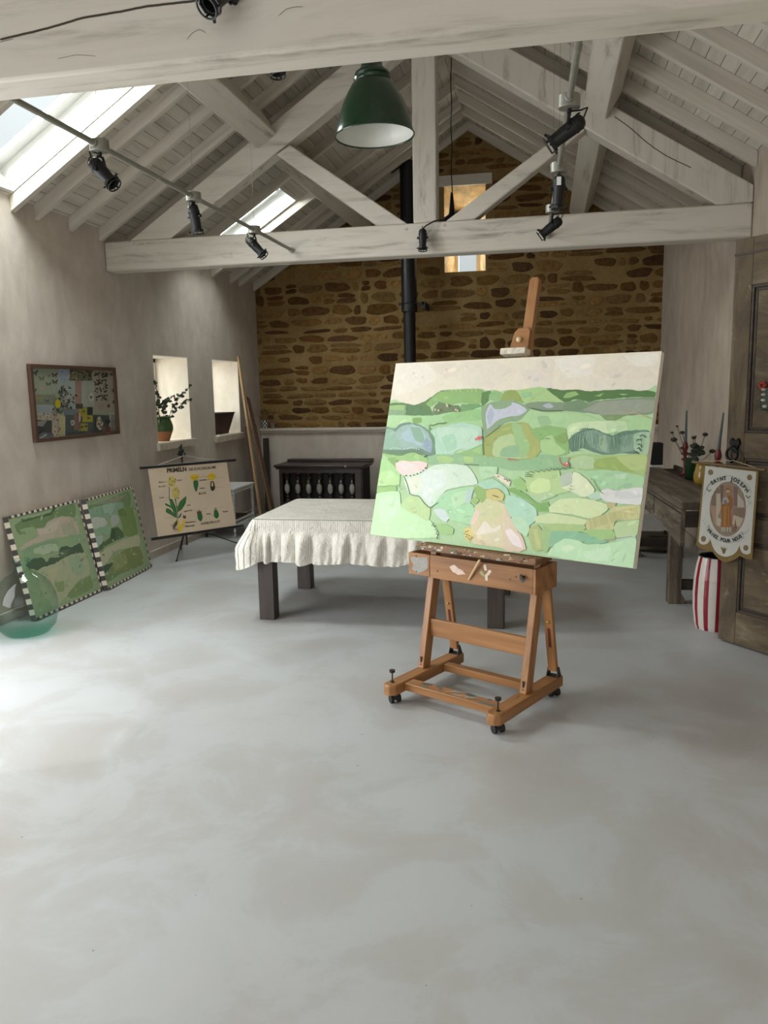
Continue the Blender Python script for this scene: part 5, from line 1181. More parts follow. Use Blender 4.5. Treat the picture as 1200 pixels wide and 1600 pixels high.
RZ_ = 1.049
M_CHK = attr_paint('checker_glaze', .3, .04, 30, .03)
cp_ = thing('checkered_cup', 'black and white checkered cup of brushes on the dado rail', 'cup', (-3.47, 9.617, RZ_))
m = MB(); n_k = 12
for j in range(4):
    for i in range(n_k):
        a0, a1 = 6.283*i/n_k, 6.283*(i+1)/n_k; r0 = .034+.002*j; r1 = .034+.002*(j+1); z0, z1 = RZ_+.001+.024*j, RZ_+.001+.024*(j+1)
        vs = [V((-3.47+r*math.cos(a), 9.612+r*.9*math.sin(a), z)) for r, a, z in ((r0, a0, z0), (r0, a1, z0), (r1, a1, z1), (r1, a0, z1))]
        m.add(vs, [(0, 1, 2, 3)], 0, None, rgba((24, 24, 26) if (i+j) % 2 else (206, 206, 202)))
m.add([V((-3.47+.034*math.cos(.5236*i), 9.612+.0306*math.sin(.5236*i), RZ_+.001)) for i in range(12)], [tuple(range(12))], 0, None, rgba((206, 206, 202)))
link('cup_body', m, M_CHK, cp_, smooth=40)
M_HAND = simple('brush_handle', (122, 92, 60), .5); M_BRI = simple('bristles', (70, 54, 40), .9)
for i, (dx, dz) in enumerate(((-.09, .20), (-.04, .19), (.0, .21), (.03, .18), (.075, .19), (.11, .17))):
    m = MB(); a = V((-3.47+dx*.2, 9.606+.003*(i % 2), RZ_+.03)); b = V((-3.47+dx, 9.60+.002*i, RZ_+dz)); m.cyl(a, b, .0035, n=6); bs = thing('paintbrush', 'thin paintbrush standing in the checkered cup', 'paintbrush', tuple(a), 'brushes in the checkered cup')
    link('handle', m, M_HAND, bs); m = MB(); d = (b-a).normalized(); m.cyl(b, b+d*.03, .006, .003, 8); link('bristles', m, M_BRI, bs)
m = MB(); m.lathe([(.001, 0), (.03, 0), (.036, .05), (.042, .05), (.042, .064), (.036, .064), (.03, .02)], 24, 0, Matrix.Translation((-3.365, 9.608, RZ_+.0005)))
tag(link('small_pot', m, simple('grey_clay', (132, 116, 102), .8), loc=(-3.365, 9.608, RZ_)), 'small grey clay pot beside the checkered cup on the rail', 'pot')

# ================================================================== WOOD STOVE PIPE
sx, sy = -1.545, 9.30; M_FLUE = simple('matt_black_flue', (13, 14, 17), .45, var=.05)
sv = thing('stove_pipe', 'tall matt black stove flue rising in front of the stone wall', 'stove pipe', (sx, sy, 0))
m = MB(); m.cyl((sx, sy, .62), (sx, sy, 2.40), .069, n=28); link('lower_pipe', m, M_FLUE, sv)
m = MB(); m.cyl((sx, sy, 2.385), (sx, sy, zb(sx-.09)-.003), .088, n=28)
for z in (2.385, 2.43, 2.72, 2.745, 3.4): m.cyl((sx, sy, z), (sx, sy, z+.018), .0905, n=28)
link('insulated_pipe', m, M_FLUE, sv)
m = MB(); zc = 2.475; m.torus(Matrix.Translation((sx, sy, zc)), .09, .006, 28, 6); m.box((sx+.085, sy-.012, zc-.018), (sx+.17, sy+.012, zc+.018)); m.box((sx+.15, sy-.012, zc-.06), (sx+.185, YB-.018, zc+.018)); m.box((sx-.125, sy-.012, zc-.016), (sx-.085, sy+.02, zc+.016)); link('wall_bracket', m, M_FLUE, sv)
m = MB(); m.bar((sx-.08, sy, 4.0), (sx-.19, sy, 3.93), .03, .03); link('roof_bracket', m, M_FLUE, sv)
m = MB(); m.box((sx-.25, sy-.2, .12), (sx+.25, sy+.2, .62)); link('stove_body', m, M_FLUE, sv, bevel=.012)
for a in (-.21, .21):
    for b in (-.16, .16): m = MB(); m.cyl((sx+a, sy+b, 0), (sx+a, sy+b, .12), .018, n=12); link('leg', m, M_FLUE, sv)
# ================================================================== OLD DOOR, BANNER, KNOCKER, PLAQUE
DA = V((1.015, 4.808, 0)); DD = V((.627, -.779, 0)).normalized(); DN = V((-.779, -.627, 0)).normalized()
DMx = Matrix(((DD.x, -DN.x, 0, DA.x), (DD.y, -DN.y, 0, DA.y), (0, 0, 1, 0), (0, 0, 0, 1)))      # x along leaf, y into leaf, z up
def door_wood():
    t = NT('distressed_door_paint'); co = t.coord('gp', (1.5, 6, 6)); n1 = t.noise(co, 1.6, 7, .66, .7); n2 = t.noise(t.coord('gp', (1, 2.4, 2.4)), 3.2, 8, .7, 1.0); n3 = t.noise(t.coord('gp', (2, 5, 5)), 2.4, 8, .75, .5)
    r = t.ramp(n1, 'Fac', [(.28, (66, 56, 45)), (.46, (90, 78, 63)), (.6, (108, 95, 76)), (.76, (140, 125, 102))])
    f = t.ramp(n2, 'Fac', [(.52, (0, 0, 0, 1)), (.66, (1, 1, 1, 1))]); x = t.mix((f, 'Color'), (r, 'Color'), rgba((104, 90, 64)))
    f2 = t.ramp(n3, 'Fac', [(.60, (0, 0, 0, 1)), (.70, (.8, .8, .8, 1))]); y = t.mix((f2, 'Color'), (x, 2), rgba((158, 146, 124)))
    t.bsdf((y, 2), .7, spec=.25, bump=(n1, 'Fac'), bstr=.25, bdist=.006); return t.m
M_DOOR = door_wood(); M_DMOLD = wood('dark_moulding', (40, 32, 25), (58, 47, 37), (78, 64, 50), .6, 1.5, 20, .1)
LW, LH = .60, 2.272
dl = thing('door_1', 'tall distressed panelled wooden door leaf standing open at the right edge', 'door', (1.015, 4.808, 0)); dl['kind'] = 'structure'
for lo, hi, ax in (((0, 0, .012), (.115, .042, LH), 2), ((LW-.115, 0, .012), (LW, .042, LH), 2)):
    m = MB(); m.box(lo, hi, M=DMx, ax=ax); link('stile', m, M_DOOR, dl, bevel=.003)
for z0, z1 in ((.012, .20), (.62, .755), (1.085, 1.225), (2.02, LH)):
    m = MB(); m.box((.115, .001, z0), (LW-.115, .041, z1), M=DMx); link('rail', m, M_DOOR, dl, bevel=.003)
for z0, z1 in ((.20, .62), (.755, 1.085), (1.225, 2.02)):
    m = MB(); m.box((.115, .016, z0), (LW-.115, .032, z1), M=DMx); pn = link('panel', m, M_DOOR, dl)
    m = MB(); w = .03
    for k, (d0, d1) in enumerate(((.004, .012), (.016, .02))):
        i = w*k*.6
        for lo, hi in (((.115+i, d0-.004*k, z0+i), (.115+i+w*.5, .018, z1-i)), ((LW-.115-i-w*.5, d0-.004*k, z0+i), (LW-.115-i, .018, z1-i)), ((.115+i, d0-.004*k, z0+i), (LW-.115-i, .018, z0+i+w*.5)), ((.115+i, d0-.004*k, z1-i-w*.5), (LW-.115-i, .018, z1-i))):
            m.box(lo, hi, M=DMx)
    link('moulding', m, M_DMOLD, pn, bevel=.004)
m = MB(); m.box((0, -.006, 2.185), (LW, .0, 2.197), M=DMx); link('top_bead', m, M_DMOLD, dl)
# ring handle
M_RING = simple('blackened_iron', (20, 19, 19), .5, .4)
def dpt(s_, z, h=0.0): return DA+DD*s_+V((0, 0, z))+DN*h
kn = thing('door_knocker', 'black iron ring knocker on the old door above the saint banner', 'door knocker', tuple(dpt(.06, 1.11)))
m = MB()
for s_, z, r in ((.045, 1.168, .022), (.075, 1.168, .022), (.06, 1.15, .028), (.06, 1.13, .02), (.04, 1.185, .01), (.08, 1.185, .01)): m.cyl(dpt(s_, z, -.001), dpt(s_, z, .012), r, r*.8, 14)
link('back_plate', m, M_RING, kn)
m = MB(); m.torus(Matrix.Translation(dpt(.058, 1.105, .022)) @ DMx.to_3x3().to_4x4() @ Matrix.Rotation(math.pi/2, 4, 'X'), .036, .008, 28, 8); m.ball(dpt(.058, 1.066, .026), .012, 10); link('ring', m, M_RING, kn)
m = MB(); m.cyl(dpt(.058, 1.145, .0), dpt(.058, 1.14, .03), .010, n=10); link('pivot', m, M_RING, kn)
# saint banner
BN = Plane(DA+DN*.035-DD*.3, DD, EZ, 1.0, 1.3)
bn = thing('saint_banner', 'small white and gold religious banner with a scalloped hem hanging on the door', 'banner', tuple(DA+DN*.035+V((0, 0, .6))))
def bq(txt): return [BN.px(1080+float(t.split(',')[0])/8.425, 700+float(t.split(',')[1])/8.425) for t in txt.split()]
m = MB(); BG = 1.35
def b_arc(c0, c1, c2, n=8):
    out = []
    for i in range(n+1):
        t = i/n; out.append(((1-t)**2*c0[0]+2*t*(1-t)*c1[0]+t*t*c2[0], (1-t)**2*c0[1]+2*t*(1-t)*c1[1]+t*t*c2[1]))
    return out
def pxs(pts): return ' '.join('%f,%f' % p for p in pts)
hem_g = b_arc((66, 1280), (170, 1370), (270, 1350))+b_arc((270, 1350), (360, 1490), (450, 1505))+b_arc((450, 1505), (560, 1490), (640, 1420))+b_arc((640, 1420), (720, 1470), (800, 1470))
gold = [(168, 228), (888, 292)]+[(800, 1470)]+hem_g[::-1]
q = bq(pxs(gold)); back = [BN.P(a, b, 0) for a, b in q]
m.prism(back, -DN*.004, 0, rgba((104, 84, 46), BG)); link('gold_cloth', m, attr_paint('gold_cloth', .8, .12, 40, .2), bn, tri=True, smooth=0)
hem_w = b_arc((98, 1225), (120, 1275), (170, 1272))+b_arc((170, 1272), (238, 1262), (248, 1195))+b_arc((258, 1200), (290, 1410), (450, 1432))[1:]+b_arc((450, 1432), (605, 1420), (636, 1275))+b_arc((640, 1290), (650, 1390), (720, 1400))[1:]+b_arc((720, 1400), (775, 1402), (782, 1370))
m = MB()
def bp(col, txt, s=False, g=None): paint(m, BN, bq(txt), col, .0002, .006, g=BG if g is None else g, smooth=s)
bp((150, 148, 140), pxs([(188, 235), (858, 312)]+hem_w[::-1]), False, 1.65)
def bell(cx, cy, rx, ry, n=28, rot=.0): return pxs([(cx+rx*math.cos(6.2832*i/n)+rot*ry*math.sin(6.2832*i/n), cy+ry*math.sin(6.2832*i/n)) for i in range(n)])
bp((80, 74, 68), bell(483, 802, 239, 360, rot=-.02)); bp((118, 100, 82), bell(483, 802, 234, 354, rot=-.02))
for col, txt in (((98, 82, 68), '270,640 340,520 380,540 340,760 300,1000 260,900'), ((150, 136, 118), '330,600 390,600 390,800 330,960'), ((84, 68, 60), '380,490 430,490 420,720 390,720'), ((120, 90, 80), '430,490 600,500 600,760 540,1060 430,1000'), ((92, 74, 70), '560,500 615,520 605,770 565,760'), ((148, 138, 122), '610,600 690,700 700,780 610,780'),
    ((104, 84, 70), '560,790 715,790 700,920 560,900'), ((150, 134, 114), '560,880 690,930 640,1040 540,1000'), ((134, 108, 88), '250,760 330,760 330,1000 300,1000'), ((150, 140, 124), '330,900 400,940 380,1040 330,1010'), ((70, 60, 52), '580,920 600,1060 590,1090 575,1000'), ((100, 78, 60), '540,1040 580,1030 600,1100 540,1110'), ((112, 100, 88), '340,1060 540,1080 520,1140 400,1120')): bp(col, txt)
bp((118, 92, 52), bell(492, 560, 50, 62)); bp((148, 128, 96), bell(486, 570, 22, 32)); bp((84, 62, 40), '462,560 466,536 488,528 510,540 512,572 500,548 478,548'); bp((96, 76, 52), '474,590 500,590 492,616 480,614')
bp((112, 72, 28), '440,650 520,622 555,680 552,760 520,830 540,1000 520,1050 400,1040 398,760 420,700'); bp((134, 88, 36), '430,770 500,760 500,1030 420,1030'); bp((96, 60, 24), '470,780 482,780 478,1030 466,1030'); bp((136, 128, 120), '420,660 470,640 500,700 470,740 410,730'); bp((90, 86, 96), '430,690 460,680 480,730 440,740'); bp((150, 120, 92), '470,700 495,690 500,715 480,725')
for x in (400, 430, 470, 505): bp((156, 146, 130), '%d,1040 %d,1040 %d,1100 %d,1105' % (x, x+18, x+14, x+2))
for c in ((258, 320), (770, 387), (163, 1195), (721, 1315)): bp((58, 50, 34), bell(c[0], c[1], 33, 37, 16)); bp((112, 92, 52), bell(c[0], c[1], 26, 30, 16)); bp((64, 54, 34), bell(c[0], c[1], 13, 15, 10)); bp((122, 100, 58), bell(c[0], c[1], 7, 8, 8))
bp((92, 72, 34), '388,1300 412,1310 432,1330 436,1296 452,1330 478,1308 458,1345 440,1392 420,1392 408,1345')
def bstroke(w, txt, col=(66, 64, 60)): stroke(m, BN, bq(txt), w, col, g=1.2)
for t in ('170,640 215,500 330,420 470,362 610,400 740,480 800,600', '200,545 240,470 350,390', '770,740 740,640 720,610', '250,480 215,520 225,560', '200,1030 160,960 180,930', '240,1020 205,1050 215,1090', '215,1090 330,1200 480,1250 620,1230 700,1165', '680,1120 700,1165', '770,1050 720,1120 690,1130', '250,1040 330,1130 480,1170 600,1150 670,1105', '380,470 500,450 600,490 690,600 715,800', '745,770 790,700 795,770'): bstroke(.0016, t, (110, 112, 110))
for t in ('205,535 240,570 268,545', '720,620 750,655 785,630', '240,1010 232,1050', '672,1100 682,1140'): bstroke(.005, t, (44, 40, 36))
link('painted_scene', m, M_ARTF, bn, tri=True, smooth=0)
m = MB()
def arc_text(txt, pts, size):
    P2 = smooth_poly(bq(pts), 0, .002, False); L = [0]
    for a, b in zip(P2, P2[1:]): L.append(L[-1]+math.hypot(b[0]-a[0], b[1]-a[1]))
    n = len(txt)
    for i, chx in enumerate(txt):
        if chx == ' ': continue
        s_ = L[-1]*(i+.5)/n; j = max(k for k in range(len(L)) if L[k] <= s_); j = min(j, len(P2)-2); a, b = P2[max(j-3, 0)], P2[min(j+4, len(P2)-1)]
        letter(m, BN, P2[j], chx, size, (40, 36, 30), math.atan2(b[1]-a[1], b[0]-a[0]), .0012, 1.0, .0035)
arc_text('SAINT JOSEPH', '262,470 350,420 470,398 590,425 680,490 752,578', .031); arc_text('PRIEZ POUR NOUS', '222,1070 300,1150 380,1195 480,1222 580,1205 672,1150', .027)
link('lettering', m, M_ARTF, bn, tri=True, smooth=0)['kind'] = 'stuff'
a, b = bq('20,182 985,290')
m = MB(); m.cyl(BN.P(a[0], a[1], .004), BN.P(b[0], b[1], .004), .008, n=10); link('hanging_rod', m, wood('gilt_rod', (84, 62, 34), (110, 84, 48), (130, 100, 60), .5), bn)
m = MB(); m.tube([BN.P(a[0]+.015, a[1], .006), dpt(.045, 1.07, .034), dpt(.058, 1.066, .040), dpt(.072, 1.072, .034), BN.P(b[0]-.012, b[1]-.001, .006)], .0022, 6); link('cord', m, simple('pale_cord', (168, 150, 120), .8), bn)
# ceramic flower plaque, cut by the picture edge
pq = thing('ceramic_plaque', 'small dark green ceramic plaque with white leaves and a red flower on the door', 'plaque', tuple(dpt(.26, 1.42)))
m = MB(); m.box((.215, -.012, 1.352), (.315, .016, 1.475), M=DMx); link('tile', m, simple('bottle_green_glaze', (44, 58, 44), .35), pq, bevel=.006)
m = MB()
for z in (1.372, 1.405, 1.435, 1.462): m.ball(dpt(.232+(.012 if z < 1.38 else 0), z, .012), .012, 10, 0, (1.2, 1, .7))
link('white_leaves', m, simple('white_glaze', (196, 192, 180), .35), pq)
m = MB(); 
for k in range(6): m.ball(dpt(.222+.016*math.cos(k*1.05), 1.483+.016*math.sin(k*1.05), .012), .011, 8)
link('red_flower', m, simple('red_glaze', (150, 48, 30), .4), pq)

# ================================================================== WORKBENCH AND WHAT STANDS ON IT
M_BENCH = wood('weathered_bench_oak', (58, 49, 40), (86, 75, 62), (108, 96, 80), .8, 1.2, 16, .3, wash=((146, 134, 114), .50, .74)); M_BENCHD = wood('dark_bench_oak', (40, 33, 27), (58, 49, 40), (76, 65, 53), .8, 1.2, 16, .25)
BT = math.radians(4); bd = V((-math.sin(BT), math.cos(BT), 0)); bnm = V((math.cos(BT), math.sin(BT), 0)); BO = V((.852, 5.226, 0))
BM = Matrix(((bnm.x, bd.x, 0, BO.x), (bnm.y, bd.y, 0, BO.y), (0, 0, 1, 0), (0, 0, 0, 1)))          # x across toward the wall, y along, z up
wbh = thing('workbench', 'long weathered wooden workbench with a deep front apron along the right wall', 'workbench', tuple(BO)); BL, BW = 2.35, .50
m = MB(); m.box((0, 0, .712), (.31, BL, .77), M=BM, ax=1); link('front_plank', m, M_BENCH, wbh, bevel=.008)
m = MB(); m.box((.312, 0, .70), (BW-.03, BL, .738), M=BM, ax=1); link('tool_well', m, M_BENCHD, wbh, bevel=.004)
m = MB(); m.box((BW-.03, 0, .66), (BW, BL, .77), M=BM, ax=1); link('back_rail', m, M_BENCHD, wbh, bevel=.003)
m = MB(); pl_ = [(0, .712), (0, .475), (.42, .475+.0), (.62, .53), (BL-.02, .53), (BL-.02, .712)]
m.prism([BM @ V((-.002, y, z)) for y, z in ((.0, .712), (.0, .475), (.56, .545), (BL, .545), (BL, .712))], BM.to_3x3() @ V((.032, 0, 0))); m.g = [V((p.y, p.z, p.x)) for p in m.v]; ap = link('front_apron', m, M_BENCH, wbh, bevel=.004)
m = MB(); m.box((-.004, .80, .565), (-.0025, .812, .70), M=BM); m.box((-.006, 0, .690), (-.0025, BL, .697), M=BM); link('groove', m, M_BLACK, ap)
m = MB(); m.box((.03, .002, .60), (BW-.03, .03, .70), M=BM); link('end_board', m, M_BENCHD, wbh)
for y in (.37, 1.92):
    for x in (.025, BW-.10):
        m = MB(); m.box((x, y, 0), (x+.085, y+.085, .70), M=BM, ax=2)
        if x < .1: m.prism([BM @ V((x+.085, y, .0)), BM @ V((x+.115, y, .0)), BM @ V((x+.11, y, .03)), BM @ V((x+.085, y, .075))], BM.to_3x3() @ V((0, .085, 0)))
        link('leg', m, M_BENCHD if x > .1 else M_BENCH, wbh, bevel=.004)
    m = MB(); m.box((.11, y+.02, .095), (BW-.10, y+.06, .165), M=BM); link('stretcher', m, M_BENCHD, wbh, bevel=.003)
def onb(u, v, z=.77): q = at(u, v, z=z); return q
M_GRN = glassy('green_tumbler_glass', (.34, .52, .36, 1), .04, .25)
gx, gy = 1.135, 6.56; gz = .7385
def lw(x, y):  # height of the bench surface under a point
    q = BM.inverted() @ V((x, y, 0)); return .7705 if q.x < .31 else .7385
gq = at(1077, 742, z=.74); gx, gy = 1.165, 6.72; gz = lw(gx, gy)
tum = thing('green_tumbler', 'straight green glass tumbler on the workbench holding dried flowers', 'glass', (gx, gy, gz))
m = MB(); m.lathe([(.001, .004), (.046, .004), (.05, .01), (.052, .17), (.049, .17), (.046, .016), (.001, .014)], 28, 0, Matrix.Translation((gx, gy, gz))); link('tumbler_body', m, simple('green_glass', (30, 56, 34), .12, var=.05), tum)
fl = thing('dried_flowers', 'dried flower stems with dark heads standing in the green tumbler', 'dried flowers', (gx, gy, gz+.05))
M_DST = simple('dry_stem', (66, 60, 44), .9); M_HEAD = simple('dry_flower_head', (50, 44, 34), .9, var=.3)
for u, v, r in ((1058, 666, .010), (1050, 676, .012), (1053, 687, .024), (1066, 676, .018), (1102, 679, .02), (1113, 705, .022), (1084, 684, .017), (1065, 700, .012), (1087, 682, .008)):
    tip = at(u, v, y=6.62+(u % 5)*.02); b0 = V((gx+(u-1077)*.0006, gy, gz+.03)); mid = b0.lerp(tip, .5)+V((0, 0, .03))
    m = MB(); m.tube([b0, V((gx+(u-1077)*.001, gy-.005, gz+.16)), mid, tip], .0022, 6); sg = link('stem', m, M_DST, fl)
    m = MB(); m.ball(tip, r, 10, 0, (1, 1, .8))
    for k in range(7): m.ball(tip+V((math.cos(k*.9), math.sin(k*.9), .4*math.sin(k*2.0)))*r*.8, r*.35, 6)
    link('flower_head', m, M_HEAD, sg)
m = MB(); rb2 = random.Random(8)
for k in range(26):
    c = at(1088+rb2.uniform(-7, 8), 706+rb2.uniform(-12, 12), y=6.64+rb2.uniform(-.03, .03)); R = rb2.uniform(.018, .032); M = zframe(c, V((rb2.uniform(-.6, .6), -1, rb2.uniform(-.3, .8))))
    m.add([M @ V((R*math.cos(6.283*j/8), R*.6*math.sin(6.283*j/8), .004*math.cos(j))) for j in range(8)], [tuple(range(8))])
link('leaf_clump', m, simple('dark_dry_leaf', (40, 46, 34), .8), fl, tri=True)['kind'] = 'stuff'
jx, jy = 1.172, 6.30; jz = lw(jx, jy)
m = MB(); m.lathe([(.001, .002), (.05, 0), (.058, .012), (.066, .05), (.066, .085), (.056, .125), (.05, .15), (.053, .17), (.058, .176), (.052, .178), (.046, .15), (.05, .1), (.04, .02), (.001, .016)], 32, 0, Matrix.Translation((jx, jy, jz)))
tag(link('yellow_jar', m, simple('mustard_glaze', (150, 122, 56), .22, var=.15, scale=9), loc=(jx, jy, jz)), 'mustard yellow glazed jar on the workbench, half behind the saint banner', 'jar')
M_CRED = simple('red_painted_turning', (98, 24, 28), .45); M_CAND = simple('slate_blue_candle', (76, 88, 86), .6, var=.05)
for nm, hx, hy, tilt, lab in (('a', 1.152, 6.98, 0.0, 'red turned candlestick with a blue grey taper, behind the green tumbler'), ('b', 1.214, 6.0, .022, 'red turned candlestick with a leaning blue grey taper, behind the saint banner')):
    hz = lw(hx, hy); tz = .286 if nm == 'a' else .298
    cs = thing('candlestick', lab, 'candlestick', (hx, hy, hz))
    m = MB(); s_ = tz/.25; m.lathe([(.042, 0), (.042, .012), (.02, .02), (.012, .04), (.012, .11), (.03, .118), (.03, .126), (.012, .134), (.014, .15), (.034, .158), (.034, .168), (.012, .176), (.02, .19), (.026, .21), (.02, .232), (.014, .25)], 20, 0, Matrix.Translation((hx, hy, hz)) @ Matrix.Scale(s_, 4, V((0, 0, 1))), True); link('holder', m, M_CRED, cs)
    m = MB(); top = V((hx+tilt, hy-tilt*.2, hz+tz+.256)); m.cyl((hx, hy, hz+tz-.02), top, .0135, .006, 14); ca = link('candle', m, M_CAND, cs)
    m = MB(); m.cyl(top, top+V((0, 0, .008)), .0012, n=5); link('wick', m, M_BLACK, ca)
bx_ = BM @ V((.27, 2.22, 0)); 
m = MB(); m.box((.235, 2.14, .7705), (.345, 2.30, .79), M=BM); tag(link('white_book', m, simple('white_card', (196, 194, 188), .6), loc=(bx_.x, bx_.y, .7705), bevel=.002), 'thin white book under the black box at the bench end', 'book')
m = MB(); m.box((.235, 2.15, .7905), (.335, 2.29, .985), M=BM); sp = link('black_box', m, simple('black_case', (8, 8, 9), .7), loc=(bx_.x, bx_.y, .79), bevel=.004)
tag(sp, 'small upright black box on the far end of the workbench', 'box')
# wooden crate under the far end of the bench
M_CRT = wood('pale_crate_slat', (84, 76, 62), (108, 98, 82), (128, 118, 100), .8, 1.3, 16, .15)
cx0, cx1, cyy, cyz = .80, 1.12, 7.36, 7.55
cr_ = thing('slatted_crate', 'low slatted wooden crate on the floor beneath the far end of the workbench', 'crate', ((cx0+cx1)/2, (cyy+cyz)/2, 0))
for z0, z1 in ((.025, .085), (.105, .165)):
    for lo, hi in (((cx0, cyy, z0), (cx1, cyy+.012, z1)), ((cx0, cyz-.012, z0), (cx1, cyz, z1)), ((cx0, cyy+.012, z0), (cx0+.012, cyz-.012, z1)), ((cx1-.012, cyy+.012, z0), (cx1, cyz-.012, z1))):
        m = MB(); m.box(lo, hi, ax=0 if hi[0]-lo[0] > .1 else 1); link('slat', m, M_CRT, cr_, bevel=.002)
for x in (cx0+.012, cx1-.037):
    for y in (cyy+.012, cyz-.037): m = MB(); m.box((x, y, 0), (x+.025, y+.025, .175), ax=2); link('corner_post', m, M_BENCHD, cr_)
m = MB(); m.box((cx0+.012, cyy+.012, .02), (cx1-.012, cyz-.012, .03)); link('base_board', m, M_BENCHD, cr_)
# red and white striped drum stool
qx, qy, qr = 1.045, 5.075, .128
dm = thing('striped_pot', 'barrel shaped red and white striped ceramic pot half hidden behind the old door', 'pot', (qx, qy, 0))
M_STRIPE = attr_paint('hand_painted_stripe', .25, .06, 20, .03); m = MB(); n_s = 55
pr_ = [(.106, .0), (.116, .03), (.128, .13), (.131, .22), (.127, .32), (.116, .40), (.104, .452)]
for j in range(len(pr_)-1):
    for i in range(n_s):
        a0, a1 = 6.2832*i/n_s, 6.2832*(i+1)/n_s; (r0, z0), (r1, z1) = pr_[j], pr_[j+1]
        m.add([V((qx+r*math.cos(a), qy+r*math.sin(a), z)) for r, a, z in ((r0, a0, z0), (r0, a1, z0), (r1, a1, z1), (r1, a0, z1))], [(0, 1, 2, 3)], 0, None, rgba((132, 26, 40) if i % 5 < 2 else (206, 198, 188)))
link('striped_body', m, M_STRIPE, dm, smooth=40)
m = MB(); m.lathe([(.104, .452), (.100, .458), (.094, .452), (.092, .30), (.001, .30)], 40, 0, Matrix.Translation((qx, qy, 0))); m.torus(Matrix.Translation((qx, qy, .452)), .098, .006, 40, 8); link('dark_rim', m, simple('dark_glaze_rim', (38, 32, 30), .3), dm)

# ================================================================== PENDANT LAMPS, CONDUITS, SPOTLIGHTS
M_GREN = simple('green_enamel', (20, 52, 30), .22, var=.06, scale=5, spec=.6); M_INEN = simple('white_enamel', (214, 214, 206), .3, var=.04)
lx, ly, lz = -.802, 3.9, 2.688
pd = thing('green_pendant_lamp', 'big dark green enamel pendant lamp with a white inside hanging near the king post', 'pendant lamp', (lx, ly, lz))
sh = [(.186, 0), (.1865, .004), (.178, .035), (.165, .085), (.145, .14), (.12, .19), (.098, .226), (.086, .238)]
T = Matrix.Translation((lx, ly, lz)) @ Matrix.Rotation(math.radians(-1.5), 4, 'Y')
m = MB(); m.lathe(sh, 56, 0, T); m.torus(T, .1865, .0035, 56, 6); shd = link('shade', m, M_GREN, pd, smooth=50)
m = MB(); m.lathe([(r-.004, z+.002) for r, z in sh]+[(.02, .245)], 56, 0, T); link('shade_lining', m, M_INEN, shd, smooth=60, label='white enamel inside')
m = MB(); m.lathe([(.084, .236), (.088, .242), (.088, .254), (.078, .262), (.083, .268), (.08, .278), (.06, .292), (.05, .31), (.047, .35), (.038, .372), (.02, .386), (.012, .40)], 40, 0, T); link('gallery', m, M_GREN, pd, smooth=50)
m = MB(); m.cyl((lx, ly, lz+.39), (lx, ly, zb(lx)-.002), .006, n=8); link('flex', m, M_BLACK, pd)
m = MB(); m.ball((lx, ly, lz+.12), .035, 14); m.cyl((lx, ly, lz+.14), (lx, ly, lz+.24), .02, n=12); link('bulb', m, simple('frosted_bulb', (214, 210, 200), .4), pd)

ppy = 7.2; p1 = at(706, 314, y=ppy); ptop = at(703, 131, y=ppy)
pc = thing('small_cone_pendant', 'small dark metal pendant lamp on a twisted flex by the gable window', 'pendant lamp', (p1.x, ppy, p1.z-.2))
m = MB(); m.lathe([(.10, -.12), (.066, -.085), (.034, -.065), (.026, -.05), (.02, .02), (.014, .08), (.009, .12)], 24, 0, Matrix.Translation((p1.x, ppy, p1.z-.05))); link('shade', m, M_RING, pc)
m = MB(); zz = p1.z; pth = []; k = 0
while zz < zb(p1.x)-.001: pth.append((p1.x+.004*math.sin(k*.9), ppy+.004*math.cos(k*.7), zz)); zz += .05; k += 1
pth.append((p1.x, ppy, zb(p1.x)-.001)); m.tube(pth, .0045, 6); m.ball((p1.x, ppy, p1.z), .014, 8); link('flex', m, M_RING, pc)

M_GALV = simple('galvanised_steel', (150, 148, 138), .45, .55, var=.12, scale=30); M_CAN = simple('black_stage_can', (12, 12, 13), .5, .1); M_WIRE = simple('thin_steel_wire', (120, 116, 108), .7, .0)
RLs = {}
for side, a, b, boxes, lab in (('left', V((-1.935, 2.64, 2.588)), V((-1.945, TY0-.001, 2.59)), (3.39, 4.363, 5.328), 'left steel conduit running between the two tie beams with three spotlights'), ('right', V((.098, 2.64, 2.588)), V((.012, TY0-.001, 2.588)), (3.353, 4.304, 5.249), 'right steel conduit running between the two tie beams with three spotlights')):
    rl = thing('lighting_conduit', lab, 'conduit', tuple(a)); m = MB(); m.cyl(a, b, .0125, n=14); link('conduit_tube', m, M_GALV, rl)
    m = MB(); m.cyl(b-V((0, .02, 0)), b, .022, n=14); link('end_saddle', m, M_GALV, rl)
    for y in boxes:
        t = (y-a.y)/(b.y-a.y); p = a.lerp(b, t); m = MB(); m.cyl(p-V((0, 0, .026)), p+V((0, 0, .022)), .042, n=20)
        for k in (-1, 1): m.cyl(p+V((0, k*.03, 0)), p+V((0, k*.058, 0)), .017, n=12)
        link('junction_box', m, M_GALV, rl, bevel=.002); RLs[(side, y)] = p
        m = MB(); m.cyl(p+V((0, 0, .02)), V((p.x, p.y, zb(p.x)-.001-(RD+.002 if any(abs(p.y-ry-.025) < .04 for ry in (6.09, 5.67, 5.25, 4.83, 4.41, 3.99, 3.57, 3.15)) else 0))), .0009, n=5); link('hanging_wire', m, M_WIRE, rl)
